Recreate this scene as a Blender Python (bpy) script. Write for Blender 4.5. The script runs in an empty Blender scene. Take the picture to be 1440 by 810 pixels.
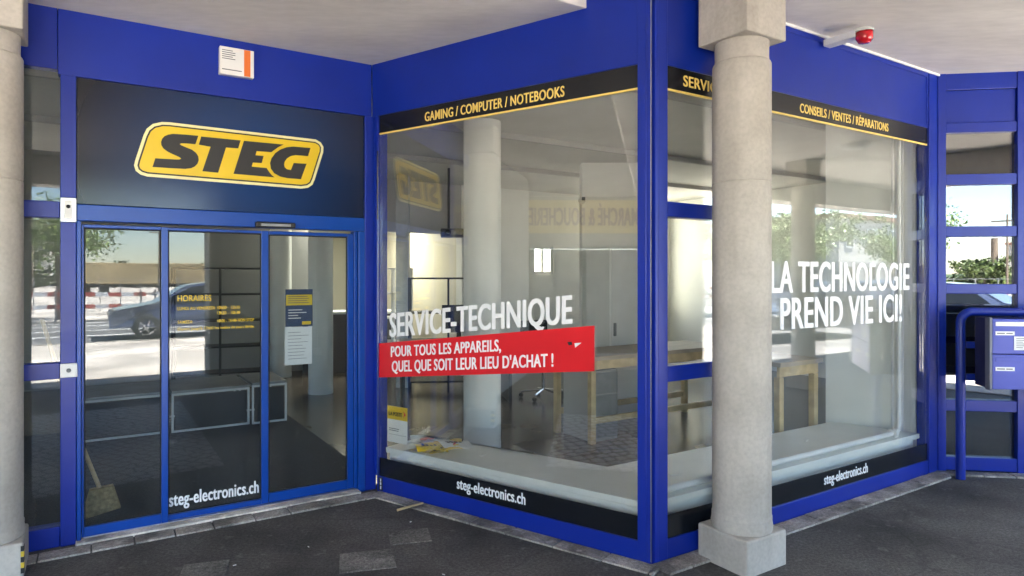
import bpy, bmesh, math, random
from mathutils import Vector, Matrix
from mathutils.geometry import tessellate_polygon
R = math.radians
random.seed(7)
SC = bpy.context.scene
COL = SC.collection

# ------------------------------------------------------------------ survey of the site (metres, camera at x=y=0)
F_PX, EYE = 920.0, 1.65
AL = math.atan(F_PX / 1440.0)            # direction of the two long fronts
BE = -math.atan(F_PX / 1315.0)           # direction of the front that joins them
FA = R(-7.5)                             # direction of the narrow window wall
def dirv(a): return Vector((math.cos(a), math.sin(a)))
DL, DM, DF = dirv(AL), dirv(BE), dirv(FA)
C1 = Vector((-1.08, 5.0432))
C2 = C1 + DM * 2.297
C3 = C2 + DL * 3.288
NB = Vector((-DL.y, DL.x))
def AB(a, b, z=0.0):                     # building axes: a along the front, b into the building
    p = C1 + DL * a + NB * b
    return Vector((p.x, p.y, z))
def M_in(u, v):                          # point on the middle front, v metres inside
    p = C1 + DM * u + Vector((-DM.y, DM.x)) * v
    return p
def toAB(p):
    q = Vector((p[0], p[1])) - C1
    return (q.dot(DL), q.dot(NB))

# ------------------------------------------------------------------ camera
cam = bpy.data.cameras.new("camera")
cam.sensor_width = 36.0
cam.lens = 36.0 * F_PX / 1440.0
cam.shift_y = -18.0 / 1440.0
cam.clip_start, cam.clip_end = 0.05, 3000
camo = bpy.data.objects.new("camera", cam)
camo.location = (0, 0, EYE)
camo.rotation_euler = (R(90), 0, 0)
COL.objects.link(camo)
SC.camera = camo

# ------------------------------------------------------------------ light
SUN_EL = R(60)
sh = DL * math.cos(R(16)) + NB * math.sin(R(16))      # horizontal direction towards the sun
W = bpy.data.worlds.new("World"); SC.world = W; W.use_nodes = True
nt = W.node_tree
sky = nt.nodes.new('ShaderNodeTexSky'); sky.sky_type = 'NISHITA'; sky.sun_disc = False
sky.sun_elevation = SUN_EL; sky.sun_rotation = math.atan2(sh.x, sh.y)
sky.air_density = 1.0; sky.dust_density = 0.15; sky.ozone_density = 3.0
nt.links.new(sky.outputs[0], nt.nodes['Background'].inputs[0])
nt.nodes['Background'].inputs[1].default_value = 0.06
sun = bpy.data.lights.new("sun", 'SUN'); sun.energy = 5.0; sun.angle = R(0.5); sun.color = (1, .95, .87)
suno = bpy.data.objects.new("sun", sun); COL.objects.link(suno)
S3 = Vector((sh.x * math.cos(SUN_EL), sh.y * math.cos(SUN_EL), math.sin(SUN_EL)))
suno.rotation_euler = S3.to_track_quat('Z', 'Y').to_euler()
suno.location = (0, 0, 40)
SC.view_settings.view_transform = 'Standard'; SC.view_settings.look = 'None'
SC.view_settings.exposure = 4.4; SC.view_settings.gamma = 1.0
SC.view_settings.use_curve_mapping = False
SC.render.engine = 'CYCLES'
cy = SC.cycles
cy.max_bounces = 14; cy.diffuse_bounces = 6; cy.glossy_bounces = 6; cy.transmission_bounces = 8
cy.transparent_max_bounces = 24; cy.caustics_reflective = False; cy.caustics_refractive = False
cy.sample_clamp_indirect = 8.0
try:
    cy.use_denoising = True; cy.denoiser = 'OPENIMAGEDENOISE'
except Exception: pass

# ------------------------------------------------------------------ materials
def nodes(name):
    m = bpy.data.materials.new(name); m.use_nodes = True
    return m, m.node_tree, m.node_tree.nodes['Principled BSDF']
def noise_ramp(t, scale, c0, c1, lo=.35, hi=.65, detail=6, coord='Object', stretch=None):
    tc = t.nodes.new('ShaderNodeTexCoord'); n = t.nodes.new('ShaderNodeTexNoise')
    n.inputs['Scale'].default_value = scale; n.inputs['Detail'].default_value = detail
    if stretch:
        mp = t.nodes.new('ShaderNodeMapping'); mp.inputs['Scale'].default_value = stretch
        t.links.new(tc.outputs[coord], mp.inputs[0]); t.links.new(mp.outputs[0], n.inputs['Vector'])
    else:
        t.links.new(tc.outputs[coord], n.inputs['Vector'])
    r = t.nodes.new('ShaderNodeValToRGB')
    r.color_ramp.elements[0].position = lo; r.color_ramp.elements[1].position = hi
    r.color_ramp.elements[0].color = (*c0, 1); r.color_ramp.elements[1].color = (*c1, 1)
    t.links.new(n.outputs['Fac'], r.inputs[0])
    return r, n
def mix(t, fac, a, b, mode='MIX'):
    m = t.nodes.new('ShaderNodeMix'); m.data_type = 'RGBA'; m.blend_type = mode
    if isinstance(fac, (int, float)): m.inputs[0].default_value = fac
    else: t.links.new(fac, m.inputs[0])
    for i, s in ((6, a), (7, b)):
        if isinstance(s, tuple): m.inputs[i].default_value = (*s, 1)
        else: t.links.new(s, m.inputs[i])
    return m.outputs[2]
def bump(t, p, scale, strength, detail=8, dist=.01, stretch=None):
    r, n = noise_ramp(t, scale, (0, 0, 0), (1, 1, 1), detail=detail, stretch=stretch)
    b = t.nodes.new('ShaderNodeBump'); b.inputs['Strength'].default_value = strength; b.inputs['Distance'].default_value = dist
    t.links.new(n.outputs['Fac'], b.inputs['Height']); t.links.new(b.outputs[0], p.inputs['Normal'])
    return b
def plain(name, c, rough=.5, metal=0.0, var=.12, scale=6.0, bmp=0.0, bscale=80, coat=0.0):
    m, t, p = nodes(name)
    c0 = tuple(x * (1 - var) for x in c); c1 = tuple(min(1, x * (1 + var)) for x in c)
    r, n = noise_ramp(t, scale, c0, c1)
    t.links.new(r.outputs[0], p.inputs['Base Color'])
    p.inputs['Roughness'].default_value = rough; p.inputs['Metallic'].default_value = metal
    p.inputs['Coat Weight'].default_value = coat
    if bmp: bump(t, p, bscale, bmp)
    return m
def emit(name, c, s):
    m, t, p = nodes(name)
    p.inputs['Base Color'].default_value = (.8, .8, .8, 1)
    p.inputs['Emission Color'].default_value = (*c, 1); p.inputs['Emission Strength'].default_value = s
    return m
def make_paint(name, c, dirt=(.05, .06, .12), rough=.28):
    m, t, p = nodes(name)
    r, n = noise_ramp(t, 2.2, tuple(x * .88 for x in c), tuple(x * 1.1 for x in c), .3, .7)
    d, n2 = noise_ramp(t, 26, (0, 0, 0), (1, 1, 1), .60, .85, detail=10)
    geo = t.nodes.new('ShaderNodeNewGeometry'); sx = t.nodes.new('ShaderNodeSeparateXYZ')
    t.links.new(geo.outputs['Position'], sx.inputs[0])
    mr = t.nodes.new('ShaderNodeMapRange'); mr.inputs[1].default_value = 0; mr.inputs[2].default_value = .16
    mr.inputs[3].default_value = .55; mr.inputs[4].default_value = .01
    t.links.new(sx.outputs[2], mr.inputs[0])
    mm = t.nodes.new('ShaderNodeMath'); mm.operation = 'MULTIPLY'
    t.links.new(d.outputs[0], mm.inputs[0]); t.links.new(mr.outputs[0], mm.inputs[1])
    t.links.new(mix(t, mm.outputs[0], r.outputs[0], dirt), p.inputs['Base Color'])
    p.inputs['Specular IOR Level'].default_value = .4
    rr, n3 = noise_ramp(t, 5, (rough * .92,) * 3, (rough * 1.1,) * 3)
    t.links.new(rr.outputs[0], p.inputs['Roughness'])
    b = t.nodes.new('ShaderNodeBump'); b.inputs['Strength'].default_value = .02; b.inputs['Distance'].default_value = .02
    n4 = t.nodes.new('ShaderNodeTexNoise'); n4.inputs['Scale'].default_value = 3.0
    tc = t.nodes.new('ShaderNodeTexCoord'); t.links.new(tc.outputs['Object'], n4.inputs['Vector'])
    t.links.new(n4.outputs['Fac'], b.inputs['Height']); t.links.new(b.outputs[0], p.inputs['Normal'])
    return m
def make_glass(name, f0=.1, tint=(.95, .98, .96), rough=0.0):
    m = bpy.data.materials.new(name); m.use_nodes = True
    t = m.node_tree; t.nodes.clear()
    out = t.nodes.new('ShaderNodeOutputMaterial'); mx = t.nodes.new('ShaderNodeMixShader')
    tr = t.nodes.new('ShaderNodeBsdfTransparent'); gl = t.nodes.new('ShaderNodeBsdfGlossy')
    tr.inputs[0].default_value = (*tint, 1); gl.inputs['Roughness'].default_value = rough
    gl.inputs[0].default_value = (.97, .98, 1, 1)
    lw = t.nodes.new('ShaderNodeLayerWeight'); lw.inputs[0].default_value = .5
    pw = t.nodes.new('ShaderNodeMath'); pw.operation = 'POWER'; pw.inputs[1].default_value = 5
    ma = t.nodes.new('ShaderNodeMath'); ma.operation = 'MULTIPLY_ADD'; ma.inputs[1].default_value = 1 - f0; ma.inputs[2].default_value = f0
    t.links.new(lw.outputs['Facing'], pw.inputs[0]); t.links.new(pw.outputs[0], ma.inputs[0])
    t.links.new(ma.outputs[0], mx.inputs[0]); t.links.new(tr.outputs[0], mx.inputs[1]); t.links.new(gl.outputs[0], mx.inputs[2])
    # panes are never perfectly flat
    n = t.nodes.new('ShaderNodeTexNoise'); n.inputs['Scale'].default_value = 1.1; n.inputs['Detail'].default_value = 1
    tc = t.nodes.new('ShaderNodeTexCoord'); t.links.new(tc.outputs['Object'], n.inputs['Vector'])
    b = t.nodes.new('ShaderNodeBump'); b.inputs['Strength'].default_value = .035; b.inputs['Distance'].default_value = .02
    t.links.new(n.outputs['Fac'], b.inputs['Height']); t.links.new(b.outputs[0], gl.inputs['Normal'])
    df = t.nodes.new('ShaderNodeBsdfDiffuse'); df.inputs[0].default_value = (.75, .76, .74, 1)
    r, n2 = noise_ramp(t, 2.6, (.001, .001, .001), (.020, .020, .020), .4, .85, detail=9, stretch=(1, 1, .45))
    m2 = t.nodes.new('ShaderNodeMixShader'); t.links.new(r.outputs[0], m2.inputs[0])
    t.links.new(mx.outputs[0], m2.inputs[1]); t.links.new(df.outputs[0], m2.inputs[2])
    t.links.new(m2.outputs[0], out.inputs[0])
    return m

M = {}
M['blue'] = make_paint('blue_paint', (.0042, .0225, .275), rough=.34)
M['doorblue'] = make_paint('door_blue_paint', (.003, .054, .32), rough=.3)
M['glass'] = make_glass('shop_glass', .080, (.97, .98, .965)); M['midglass'] = make_glass('angled_window_glass', .125, (.98, .985, .97))
M['doorglass'] = make_glass('door_glass', .038, (.86, .89, .9))
M['mirrorglass'] = make_glass('coated_glass', .17, (.55, .56, .55))
M['white'] = plain('white_vinyl', (.80, .80, .80), .45, var=.03)
M['whitemetal'] = plain('white_metal', (.72, .73, .74), .35, var=.05)
M['plastic'] = plain('white_plastic', (.72, .72, .70), .35, var=.04)
M['black'] = plain('black_vinyl', (.009, .010, .013), .22, var=.15)
M['blackmatte'] = plain('black_matte', (.014, .014, .015), .5)
M['gold'] = plain('gold_vinyl', (.78, .58, .15), .35, var=.05)
M['yellow'] = plain('yellow_vinyl', (.72, .50, .02), .3, var=.05)
M['cream'] = plain('cream_vinyl', (.80, .74, .38), .35, var=.04)
M['red'] = plain('red_vinyl', (.66, .012, .020), .35, var=.04, scale=2)
M['orange'] = plain('orange_vinyl', (.72, .16, .02), .4, var=.04)
M['grey'] = plain('grey_metal', (.28, .29, .30), .35, metal=.6)
M['chrome'] = plain('chrome', (.7, .7, .72), .12, metal=1)
M['steel'] = plain('steel', (.45, .46, .48), .3, metal=.9)
M['dark'] = plain('dark_panel', (.02, .022, .026), .4)
M['wall'] = plain('white_wall', (.78, .79, .76), .8, var=.05, scale=1.5, bmp=.08, bscale=200)
M['creamwall'] = plain('cream_wall', (.66, .63, .50), .8, var=.04, scale=1.2)
M['column_paint'] = plain('white_column_paint', (.70, .71, .69), .6, var=.04, scale=2)
M['greywall'] = plain('grey_wall', (.38, .375, .36), .8, var=.08, scale=1.0)
M['ledge'] = plain('white_ledge', (.80, .82, .80), .42, var=.04, scale=4)
M['wood'] = plain('pale_wood', (.54, .41, .22), .5, var=.18, scale=9)
M['worktop'] = plain('worktop', (.40, .33, .25), .45, var=.12, scale=7)
M['brown'] = plain('brown_counter', (.035, .022, .018), .4)
M['fabric'] = plain('dark_fabric', (.016, .017, .022), .9)
M['paper'] = plain('paper', (.78, .79, .78), .7, var=.03)
M['posterblue'] = plain('poster_blue', (.016, .045, .12), .5, var=.25, scale=3)
M['textgrey'] = plain('small_print', (.10, .11, .13), .7, var=.2)
M['lampred'] = plain('red_lens', (.55, .012, .02), .15, var=.1, coat=.5)
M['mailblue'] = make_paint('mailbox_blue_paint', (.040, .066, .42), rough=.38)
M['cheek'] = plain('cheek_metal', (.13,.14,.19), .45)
M['mailshade'] = make_paint('mailbox_side_shade', (.010, .012, .07), rough=.5)  # letter box blue darkened in colour to stand for its shadowed side
M['tape'] = plain('yellow_tape', (.6, .42, .03), .5)
M['bristle'] = plain('bristle', (.36, .27, .14), .9, var=.25, scale=40)
M['rubber'] = plain('rubber', (.012, .012, .013), .8)
M['carpaint'] = plain('car_paint', (.12, .15, .24), .22, metal=.5, var=.03, coat=.8)
M['carglass'] = plain('car_glass', (.01, .012, .014), .05)
M['bark'] = plain('bark', (.13, .10, .075), .9, var=.3, scale=12, bmp=.5, bscale=30)
M['wagon'] = plain('wagon_paint', (.36, .28, .15), .6, var=.25, scale=.6)
M['render'] = plain('pale_render', (.40, .39, .36), .85, var=.06, scale=.3)
M['roofing'] = plain('roofing', (.2, .1, .07), .8)
M['hedge'] = plain('hedge', (.03, .055, .02), .9, var=.4, scale=1.5)

def make_leaf(name='leaf', dk=1.0):
    m, t, p = nodes(name)
    oi = t.nodes.new('ShaderNodeNewGeometry')
    r = t.nodes.new('ShaderNodeValToRGB')
    r.color_ramp.elements[0].color = (.05*dk, .10*dk, .018*dk, 1); r.color_ramp.elements[1].color = (.20*dk, .28*dk, .05*dk, 1)
    t.links.new(oi.outputs['Random Per Island'], r.inputs[0]); t.links.new(r.outputs[0], p.inputs['Base Color'])
    p.inputs['Roughness'].default_value = .55
    p.inputs['Transmission Weight'].default_value = 0
    return m
M['leaf'] = make_leaf(); M['darkleaf'] = make_leaf('dark_leaf', .4)

def make_stone():
    m, t, p = nodes('sandy_concrete')
    r, n = noise_ramp(t, 3.0, (.40, .372, .328), (.52, .49, .44), .32, .68, detail=9)
    s, n2 = noise_ramp(t, 45, (.55, .55, .55), (1.12, 1.12, 1.12), .3, .62, detail=4)
    c = mix(t, .22, r.outputs[0], s.outputs[0], 'MULTIPLY')
    st, n3 = noise_ramp(t, 5, (1, 1, 1), (.62, .60, .57), .50, .78, detail=7, stretch=(1, 1, .12))
    c2 = mix(t, .6, c, st.outputs[0], 'MULTIPLY')
    vo = t.nodes.new('ShaderNodeTexVoronoi'); vo.inputs['Scale'].default_value = 38
    tc = t.nodes.new('ShaderNodeTexCoord'); t.links.new(tc.outputs['Object'], vo.inputs['Vector'])
    rr = t.nodes.new('ShaderNodeValToRGB'); rr.color_ramp.elements[0].position = .05; rr.color_ramp.elements[1].position = .13
    rr.color_ramp.elements[0].color = (.35, .33, .3, 1); rr.color_ramp.elements[1].color = (1, 1, 1, 1)
    t.links.new(vo.outputs['Distance'], rr.inputs[0])
    c3 = mix(t, .14, c2, rr.outputs[0], 'MULTIPLY')
    t.links.new(c3, p.inputs['Base Color']); p.inputs['Roughness'].default_value = .88
    bump(t, p, 60, .08, dist=.004)
    return m
M['stone'] = make_stone()
def make_ceiling():
    m, t, p = nodes('arcade_plaster')
    r, n = noise_ramp(t, .9, (.69, .66, .63), (.79, .76, .725), .35, .65, detail=8, stretch=(1, 2.5, 1))
    r2, n2 = noise_ramp(t, 7, (.90, .90, .90), (1.05, 1.05, 1.05), .35, .65, detail=8, stretch=(1, 3.0, 1))
    t.links.new(mix(t, .55, r.outputs[0], r2.outputs[0], 'MULTIPLY'), p.inputs['Base Color'])
    p.inputs['Roughness'].default_value = .9
    bump(t, p, 28, .25, dist=.01, stretch=(1, 2.2, 1))
    return m
M['ceiling'] = make_ceiling()
def make_asphalt(name, c, spk=1.0, big=.8, cracks=False):
    m, t, p = nodes(name)
    r, n = noise_ramp(t, big, tuple(x * .5 for x in c), tuple(x * 1.6 for x in c), .34, .66, detail=10)
    s, n2 = noise_ramp(t, 170, (.5, .5, .5), (1.7, 1.7, 1.7), .35, .72, detail=3)
    c1 = mix(t, .75 * spk, r.outputs[0], s.outputs[0], 'MULTIPLY')
    d, n3 = noise_ramp(t, 11, (0, 0, 0), (1, 1, 1), .60, .72, detail=8)
    c2 = mix(t, d.outputs[0], c1, tuple(x * 2.0 for x in c))
    mm, n4 = noise_ramp(t, 4, (0, 0, 0), (.6, .6, .6), .45, .7)
    f = t.nodes.new('ShaderNodeMath'); f.operation = 'MULTIPLY'
    t.links.new(d.outputs[0], f.inputs[0]); f.inputs[1].default_value = .6
    c3 = mix(t, f.outputs[0], c1, tuple(x * 2.2 for x in c))
    g, n5 = noise_ramp(t, 55, (.55, .55, .55), (1.5, 1.5, 1.5), .36, .66, detail=5)
    c3 = mix(t, .7 * spk, c3, g.outputs[0], 'MULTIPLY')
    if cracks:                                       # old chewing gum spots and hairline cracks
        tc = t.nodes.new('ShaderNodeTexCoord')
        vo = t.nodes.new('ShaderNodeTexVoronoi'); vo.inputs['Scale'].default_value = 4.2
        t.links.new(tc.outputs['Object'], vo.inputs['Vector'])
        q = t.nodes.new('ShaderNodeValToRGB'); q.color_ramp.elements[0].position = .055; q.color_ramp.elements[1].position = .075
        q.color_ramp.elements[0].color = (.45, .45, .45, 1); q.color_ramp.elements[1].color = (0, 0, 0, 1)
        t.links.new(vo.outputs['Distance'], q.inputs[0])
        c3 = mix(t, q.outputs[0], c3, (.12, .115, .11))
        nd = t.nodes.new('ShaderNodeTexNoise'); nd.inputs['Scale'].default_value = 2.2; nd.inputs['Detail'].default_value = 8
        t.links.new(tc.outputs['Object'], nd.inputs['Vector'])
        ad = t.nodes.new('ShaderNodeMix'); ad.data_type = 'RGBA'; ad.inputs[0].default_value = .28
        t.links.new(tc.outputs['Object'], ad.inputs[6]); t.links.new(nd.outputs['Color'], ad.inputs[7])
        v2 = t.nodes.new('ShaderNodeTexVoronoi'); v2.feature = 'DISTANCE_TO_EDGE'; v2.inputs['Scale'].default_value = 1.1
        t.links.new(ad.outputs[2], v2.inputs['Vector'])
        q2 = t.nodes.new('ShaderNodeValToRGB'); q2.color_ramp.elements[0].position = .002; q2.color_ramp.elements[1].position = .009
        q2.color_ramp.elements[0].color = (.32, .32, .32, 1); q2.color_ramp.elements[1].color = (0, 0, 0, 1)
        t.links.new(v2.outputs['Distance'], q2.inputs[0])
        c3 = mix(t, q2.outputs[0], c3, (.018, .017, .016))
    t.links.new(c3, p.inputs['Base Color']); p.inputs['Roughness'].default_value = .82
    bump(t, p, 140, .6, dist=.006, detail=4)
    return m
M['asphalt'] = make_asphalt('asphalt', (.074, .071, .068), 1.0, 1.3, True)
M['patch'] = make_asphalt('patch', (.125, .12, .11), big=3)
M['road'] = make_asphalt('road_asphalt', (.10, .10, .10), .5, .3)
M['paving'] = make_asphalt('pale_paving', (.42, .385, .34), .4, .5)
M['sett'] = make_asphalt('sett_concrete', (.27, .25, .225), .7, 4)
M['threshold'] = make_asphalt('threshold_stone', (.60, .56, .50), .3, 3)
M['floor'] = plain('shop_floor', (.12, .098, .075), .22, var=.35, scale=2.2)
M['mat'] = plain('entrance_mat', (.045, .05, .06), .85, var=.25, scale=60, bmp=.5, bscale=200)
M['shopceil'] = plain('shop_ceiling', (.52, .525, .49), .85, var=.10, scale=.8, bmp=.15, bscale=25)
M['marking'] = plain('road_marking', (.72, .72, .70), .7)
def make_cobble():
    m, t, p = nodes('cobbles')
    tc = t.nodes.new('ShaderNodeTexCoord')
    vo = t.nodes.new('ShaderNodeTexVoronoi'); vo.feature = 'DISTANCE_TO_EDGE'; vo.inputs['Scale'].default_value = 8.5
    vo.inputs['Randomness'].default_value = .45
    t.links.new(tc.outputs['Object'], vo.inputs['Vector'])
    r = t.nodes.new('ShaderNodeValToRGB'); r.color_ramp.elements[0].position = .03; r.color_ramp.elements[1].position = .12
    r.color_ramp.elements[0].color = (.012, .012, .012, 1); r.color_ramp.elements[1].color = (.52, .52, .54, 1)
    t.links.new(vo.outputs['Distance'], r.inputs[0]); t.links.new(r.outputs[0], p.inputs['Base Color'])
    b = t.nodes.new('ShaderNodeBump'); b.inputs['Strength'].default_value = .8; b.inputs['Distance'].default_value = .02
    t.links.new(r.outputs[0], b.inputs['Height']); t.links.new(b.outputs[0], p.inputs['Normal'])
    p.inputs['Roughness'].default_value = .6
    return m
M['cobble'] = make_cobble()
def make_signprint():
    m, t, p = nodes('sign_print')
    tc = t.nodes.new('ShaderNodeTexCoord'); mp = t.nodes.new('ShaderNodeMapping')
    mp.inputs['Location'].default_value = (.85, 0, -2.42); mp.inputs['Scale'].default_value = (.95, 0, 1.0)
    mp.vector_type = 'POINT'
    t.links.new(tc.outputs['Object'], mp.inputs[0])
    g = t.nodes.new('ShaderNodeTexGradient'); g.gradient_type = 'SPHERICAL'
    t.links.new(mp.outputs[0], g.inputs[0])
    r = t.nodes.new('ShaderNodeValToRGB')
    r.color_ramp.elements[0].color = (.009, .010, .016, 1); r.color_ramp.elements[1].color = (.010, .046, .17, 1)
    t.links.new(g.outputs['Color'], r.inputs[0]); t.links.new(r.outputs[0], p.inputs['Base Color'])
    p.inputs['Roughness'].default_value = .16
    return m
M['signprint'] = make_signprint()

# ------------------------------------------------------------------ mesh helpers
class MB:
    def __init__(s): s.v = []; s.f = []; s.sm = []
    def add(s, vs, fs, smooth=False):
        o = len(s.v); s.v += [tuple(p) for p in vs]
        for f in fs: s.f.append(tuple(i + o for i in f)); s.sm.append(smooth)
        return s
    def box(s, x0, x1, y0, y1, z0, z1):
        return s.add([(x0,y0,z0),(x1,y0,z0),(x1,y1,z0),(x0,y1,z0),(x0,y0,z1),(x1,y0,z1),(x1,y1,z1),(x0,y1,z1)],
              [(0,3,2,1),(4,5,6,7),(0,1,5,4),(1,2,6,5),(2,3,7,6),(3,0,4,7)])
    def obox(s, c, ax, hx, hy, z0, z1):            # box turned about z by ax
        cs, sn = math.cos(ax), math.sin(ax); o = []
        for z in (z0, z1):
            for x, y in ((-hx,-hy),(hx,-hy),(hx,hy),(-hx,hy)):
                o.append((c[0]+x*cs-y*sn, c[1]+x*sn+y*cs, z))
        return s.add(o, [(0,3,2,1),(4,5,6,7),(0,1,5,4),(1,2,6,5),(2,3,7,6),(3,0,4,7)])
    def prism_z(s, poly, z0, z1):                  # polygon in xy
        n = len(poly); vs = [(p[0],p[1],z0) for p in poly] + [(p[0],p[1],z1) for p in poly]
        tri = tessellate_polygon([[Vector((p[0],p[1],0)) for p in poly]])
        fs = [tuple(t) for t in tri] + [tuple(i+n for i in t) for t in tri]
        fs += [(i,(i+1)%n,(i+1)%n+n,i+n) for i in range(n)]
        return s.add(vs, fs)
    def prism_y(s, poly, y0, y1):                  # polygon in xz
        n = len(poly); vs = [(p[0],y0,p[1]) for p in poly] + [(p[0],y1,p[1]) for p in poly]
        tri = tessellate_polygon([[Vector((p[0],p[1],0)) for p in poly]])
        fs = [tuple(t) for t in tri] + [tuple(i+n for i in t) for t in tri]
        fs += [(i,(i+1)%n,(i+1)%n+n,i+n) for i in range(n)]
        return s.add(vs, fs)
    def lathe(s, prof, n=40, c=(0,0), caps=True):
        vs = []
        for r, z in prof:
            for i in range(n):
                a = 2*math.pi*i/n; vs.append((c[0]+r*math.cos(a), c[1]+r*math.sin(a), z))
        fs = []
        for k in range(len(prof)-1):
            for i in range(n):
                j = (i+1) % n; fs.append((k*n+i, k*n+j, (k+1)*n+j, (k+1)*n+i))
        s.add(vs, fs, True)
        if caps:
            s.add(vs[:n], [tuple(range(n))[::-1]]); s.add(vs[-n:], [tuple(range(n))])
        return s
    def tube(s, pts, r, n=10, r1=None):
        pts = [Vector(p) for p in pts]; m = len(pts); vs = []
        up = None
        for k, p in enumerate(pts):
            d = (pts[min(k+1,m-1)] - pts[max(k-1,0)]).normalized()
            if up is None:
                up = Vector((0,0,1)) if abs(d.z) < .9 else Vector((1,0,0))
            a = d.cross(up).normalized(); b = a.cross(d).normalized(); up = b
            rr = r if r1 is None else r + (r1-r)*k/(m-1)
            for i in range(n):
                t = 2*math.pi*i/n; vs.append(p + a*rr*math.cos(t) + b*rr*math.sin(t))
        fs = []
        for k in range(m-1):
            for i in range(n):
                j = (i+1)%n; fs.append((k*n+i,k*n+j,(k+1)*n+j,(k+1)*n+i))
        s.add(vs, fs, True)
        s.add(vs[:n], [tuple(range(n))[::-1]]); s.add(vs[-n:], [tuple(range(n))])
        return s
    def build(s, name, mat, parent=None, bevel=0.0, seg=2):
        me = bpy.data.meshes.new(name)
        bm = bmesh.new()
        vv = [bm.verts.new(p) for p in s.v]; bm.verts.ensure_lookup_table()
        for f, sm in zip(s.f, s.sm):
            try:
                q = bm.faces.new([vv[i] for i in f]); q.smooth = sm
            except ValueError: pass
        bmesh.ops.remove_doubles(bm, verts=bm.verts, dist=1e-5) if bevel else None
        bmesh.ops.recalc_face_normals(bm, faces=bm.faces)
        if bevel:
            es = [e for e in bm.edges if len(e.link_faces) == 2 and e.calc_face_angle(0) > .7]
            bmesh.ops.bevel(bm, geom=es, offset=bevel, segments=seg, profile=.5, affect='EDGES', clamp_overlap=True)
        bm.to_mesh(me); bm.free()
        me.materials.append(mat)
        o = bpy.data.objects.new(name, me); COL.objects.link(o)
        if parent: o.parent = parent
        return o
def tag(o, label=None, cat=None, group=None, kind=None):
    if label: o['label'] = label
    if cat: o['category'] = cat
    if group: o['group'] = group
    if kind: o['kind'] = kind
    return o
def thing(name, label, cat, loc=(0,0,0), rz=0.0, group=None):
    o = bpy.data.objects.new(name, None); COL.objects.link(o)
    o.location = loc; o.rotation_euler = (0,0,rz); o.empty_display_size = .1
    return tag(o, label, cat, group)
def copy_tree(o, parent=None):
    c = o.copy(); COL.objects.link(c); c.parent = parent
    for ch in o.children: copy_tree(ch, c)
    return c
def at2(p, z=0): return (p[0], p[1], z)
BX = lambda *a: MB().box(*a)

def text_mesh(s):
    cu = bpy.data.curves.new('lettering', 'FONT'); cu.body = s; cu.size = 1
    return cu
def text(name, s, parent, mat, u0, u1, z, cap, v, tilt=0.0, bold=.022, z_right=None, thick=.0012):
    cu = text_mesh(s); cu.offset = bold * .45; cu.space_character = 1.06; cu.resolution_u = 4
    h = text_mesh('H'); h.offset = bold * .45
    oo = []
    for c in (cu, h):
        ob = bpy.data.objects.new('lettering_curve', c); COL.objects.link(ob); oo.append(ob)
    dg = bpy.context.evaluated_depsgraph_get(); dg.update()
    mm = [bpy.data.meshes.new_from_object(ob.evaluated_get(dg)) for ob in oo]
    xs = [w.co.x for w in mm[0].vertices]; hs = [w.co.y for w in mm[1].vertices]
    x0, x1 = min(xs), max(xs); y0 = min(hs); hh = max(hs) - y0
    sx = (u1-u0)/(x1-x0); sy = cap/hh
    k = bold * 1.15 * cap                           # thicken the uprights as a condensed bold face has them
    base = [((w.co.x-x0)*sx, (w.co.y-y0)*sy) for w in mm[0].vertices]
    polys = [tuple(p.vertices) for p in mm[0].polygons]
    bm = bmesh.new()
    for q, dx in enumerate((-k, k, -k*.5, k*.5, 0)):
        b2 = bmesh.new(); e = thick + .0003*q
        vs = [b2.verts.new((u0 + x + dx, v, z + y + x*math.tan(tilt))) for x, y in base]
        for p in polys:
            try: b2.faces.new([vs[i] for i in p])
            except ValueError: pass
        r = bmesh.ops.extrude_face_region(b2, geom=b2.faces[:])
        bmesh.ops.translate(b2, verts=[g for g in r['geom'] if isinstance(g, bmesh.types.BMVert)], vec=(0,-e,0))
        bmesh.ops.recalc_face_normals(b2, faces=b2.faces)
        tmp = bpy.data.meshes.new('tmp'); b2.to_mesh(tmp); b2.free(); bm.from_mesh(tmp); bpy.data.meshes.remove(tmp)
    me = bpy.data.meshes.new(name); bm.to_mesh(me); bm.free()
    me.materials.append(mat)
    for ob in oo: bpy.data.objects.remove(ob)
    o = bpy.data.objects.new(name, me); COL.objects.link(o); o.parent = parent
    return o

# ================================================================== THE SETTING
def struct(name, mb, mat, bevel=0): return tag(mb.build(name, mat, None, bevel), kind='structure')
Sm = MB(); Sm.box(-700, 700, -700, 700, -.3, 0.0)
ground = struct('ground', Sm, M['asphalt'])
def abpoly(pts): return [AB(a, b) for a, b in pts]
struct('pavement', MB().prism_z(abpoly([(-40,-6.75),(7.6,-6.75),(16.5,-13.9),(-40,-13.9)]), .002, .012), M['paving'])
struct('kerb', MB().prism_z(abpoly([(-40,-13.91),(60,-13.91),(60,-14.06),(-40,-14.06)]), .001, .03), M['sett'], .008)
struct('road', MB().prism_z(abpoly([(-60,-14.08),(90,-14.08),(90,-22.4),(-60,-22.4)]), .002, .006), M['road'])
mk = MB()
for b in (-16.2, -18.2, -20.3, -21.8):
    mk.prism_z(abpoly([(-60,b),(90,b),(90,b-.16),(-60,b-.16)]), .007, .010)
struct('road_markings', mk, M['marking'])
struct('yard', MB().prism_z(abpoly([(-150,-23.6),(6,-23.6),(14,-140),(-150,-140)]), .002, .006), M['paving'])
struct('side_bounce_ground', MB().prism_z(abpoly([(-40,-6.7),(-8.6,-6.7),(-6.3,.2),(-6.3,40),(-40,40)]), .001, .008), M['paving'])  # pale ground added to bounce daylight in through the left glazing
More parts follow.
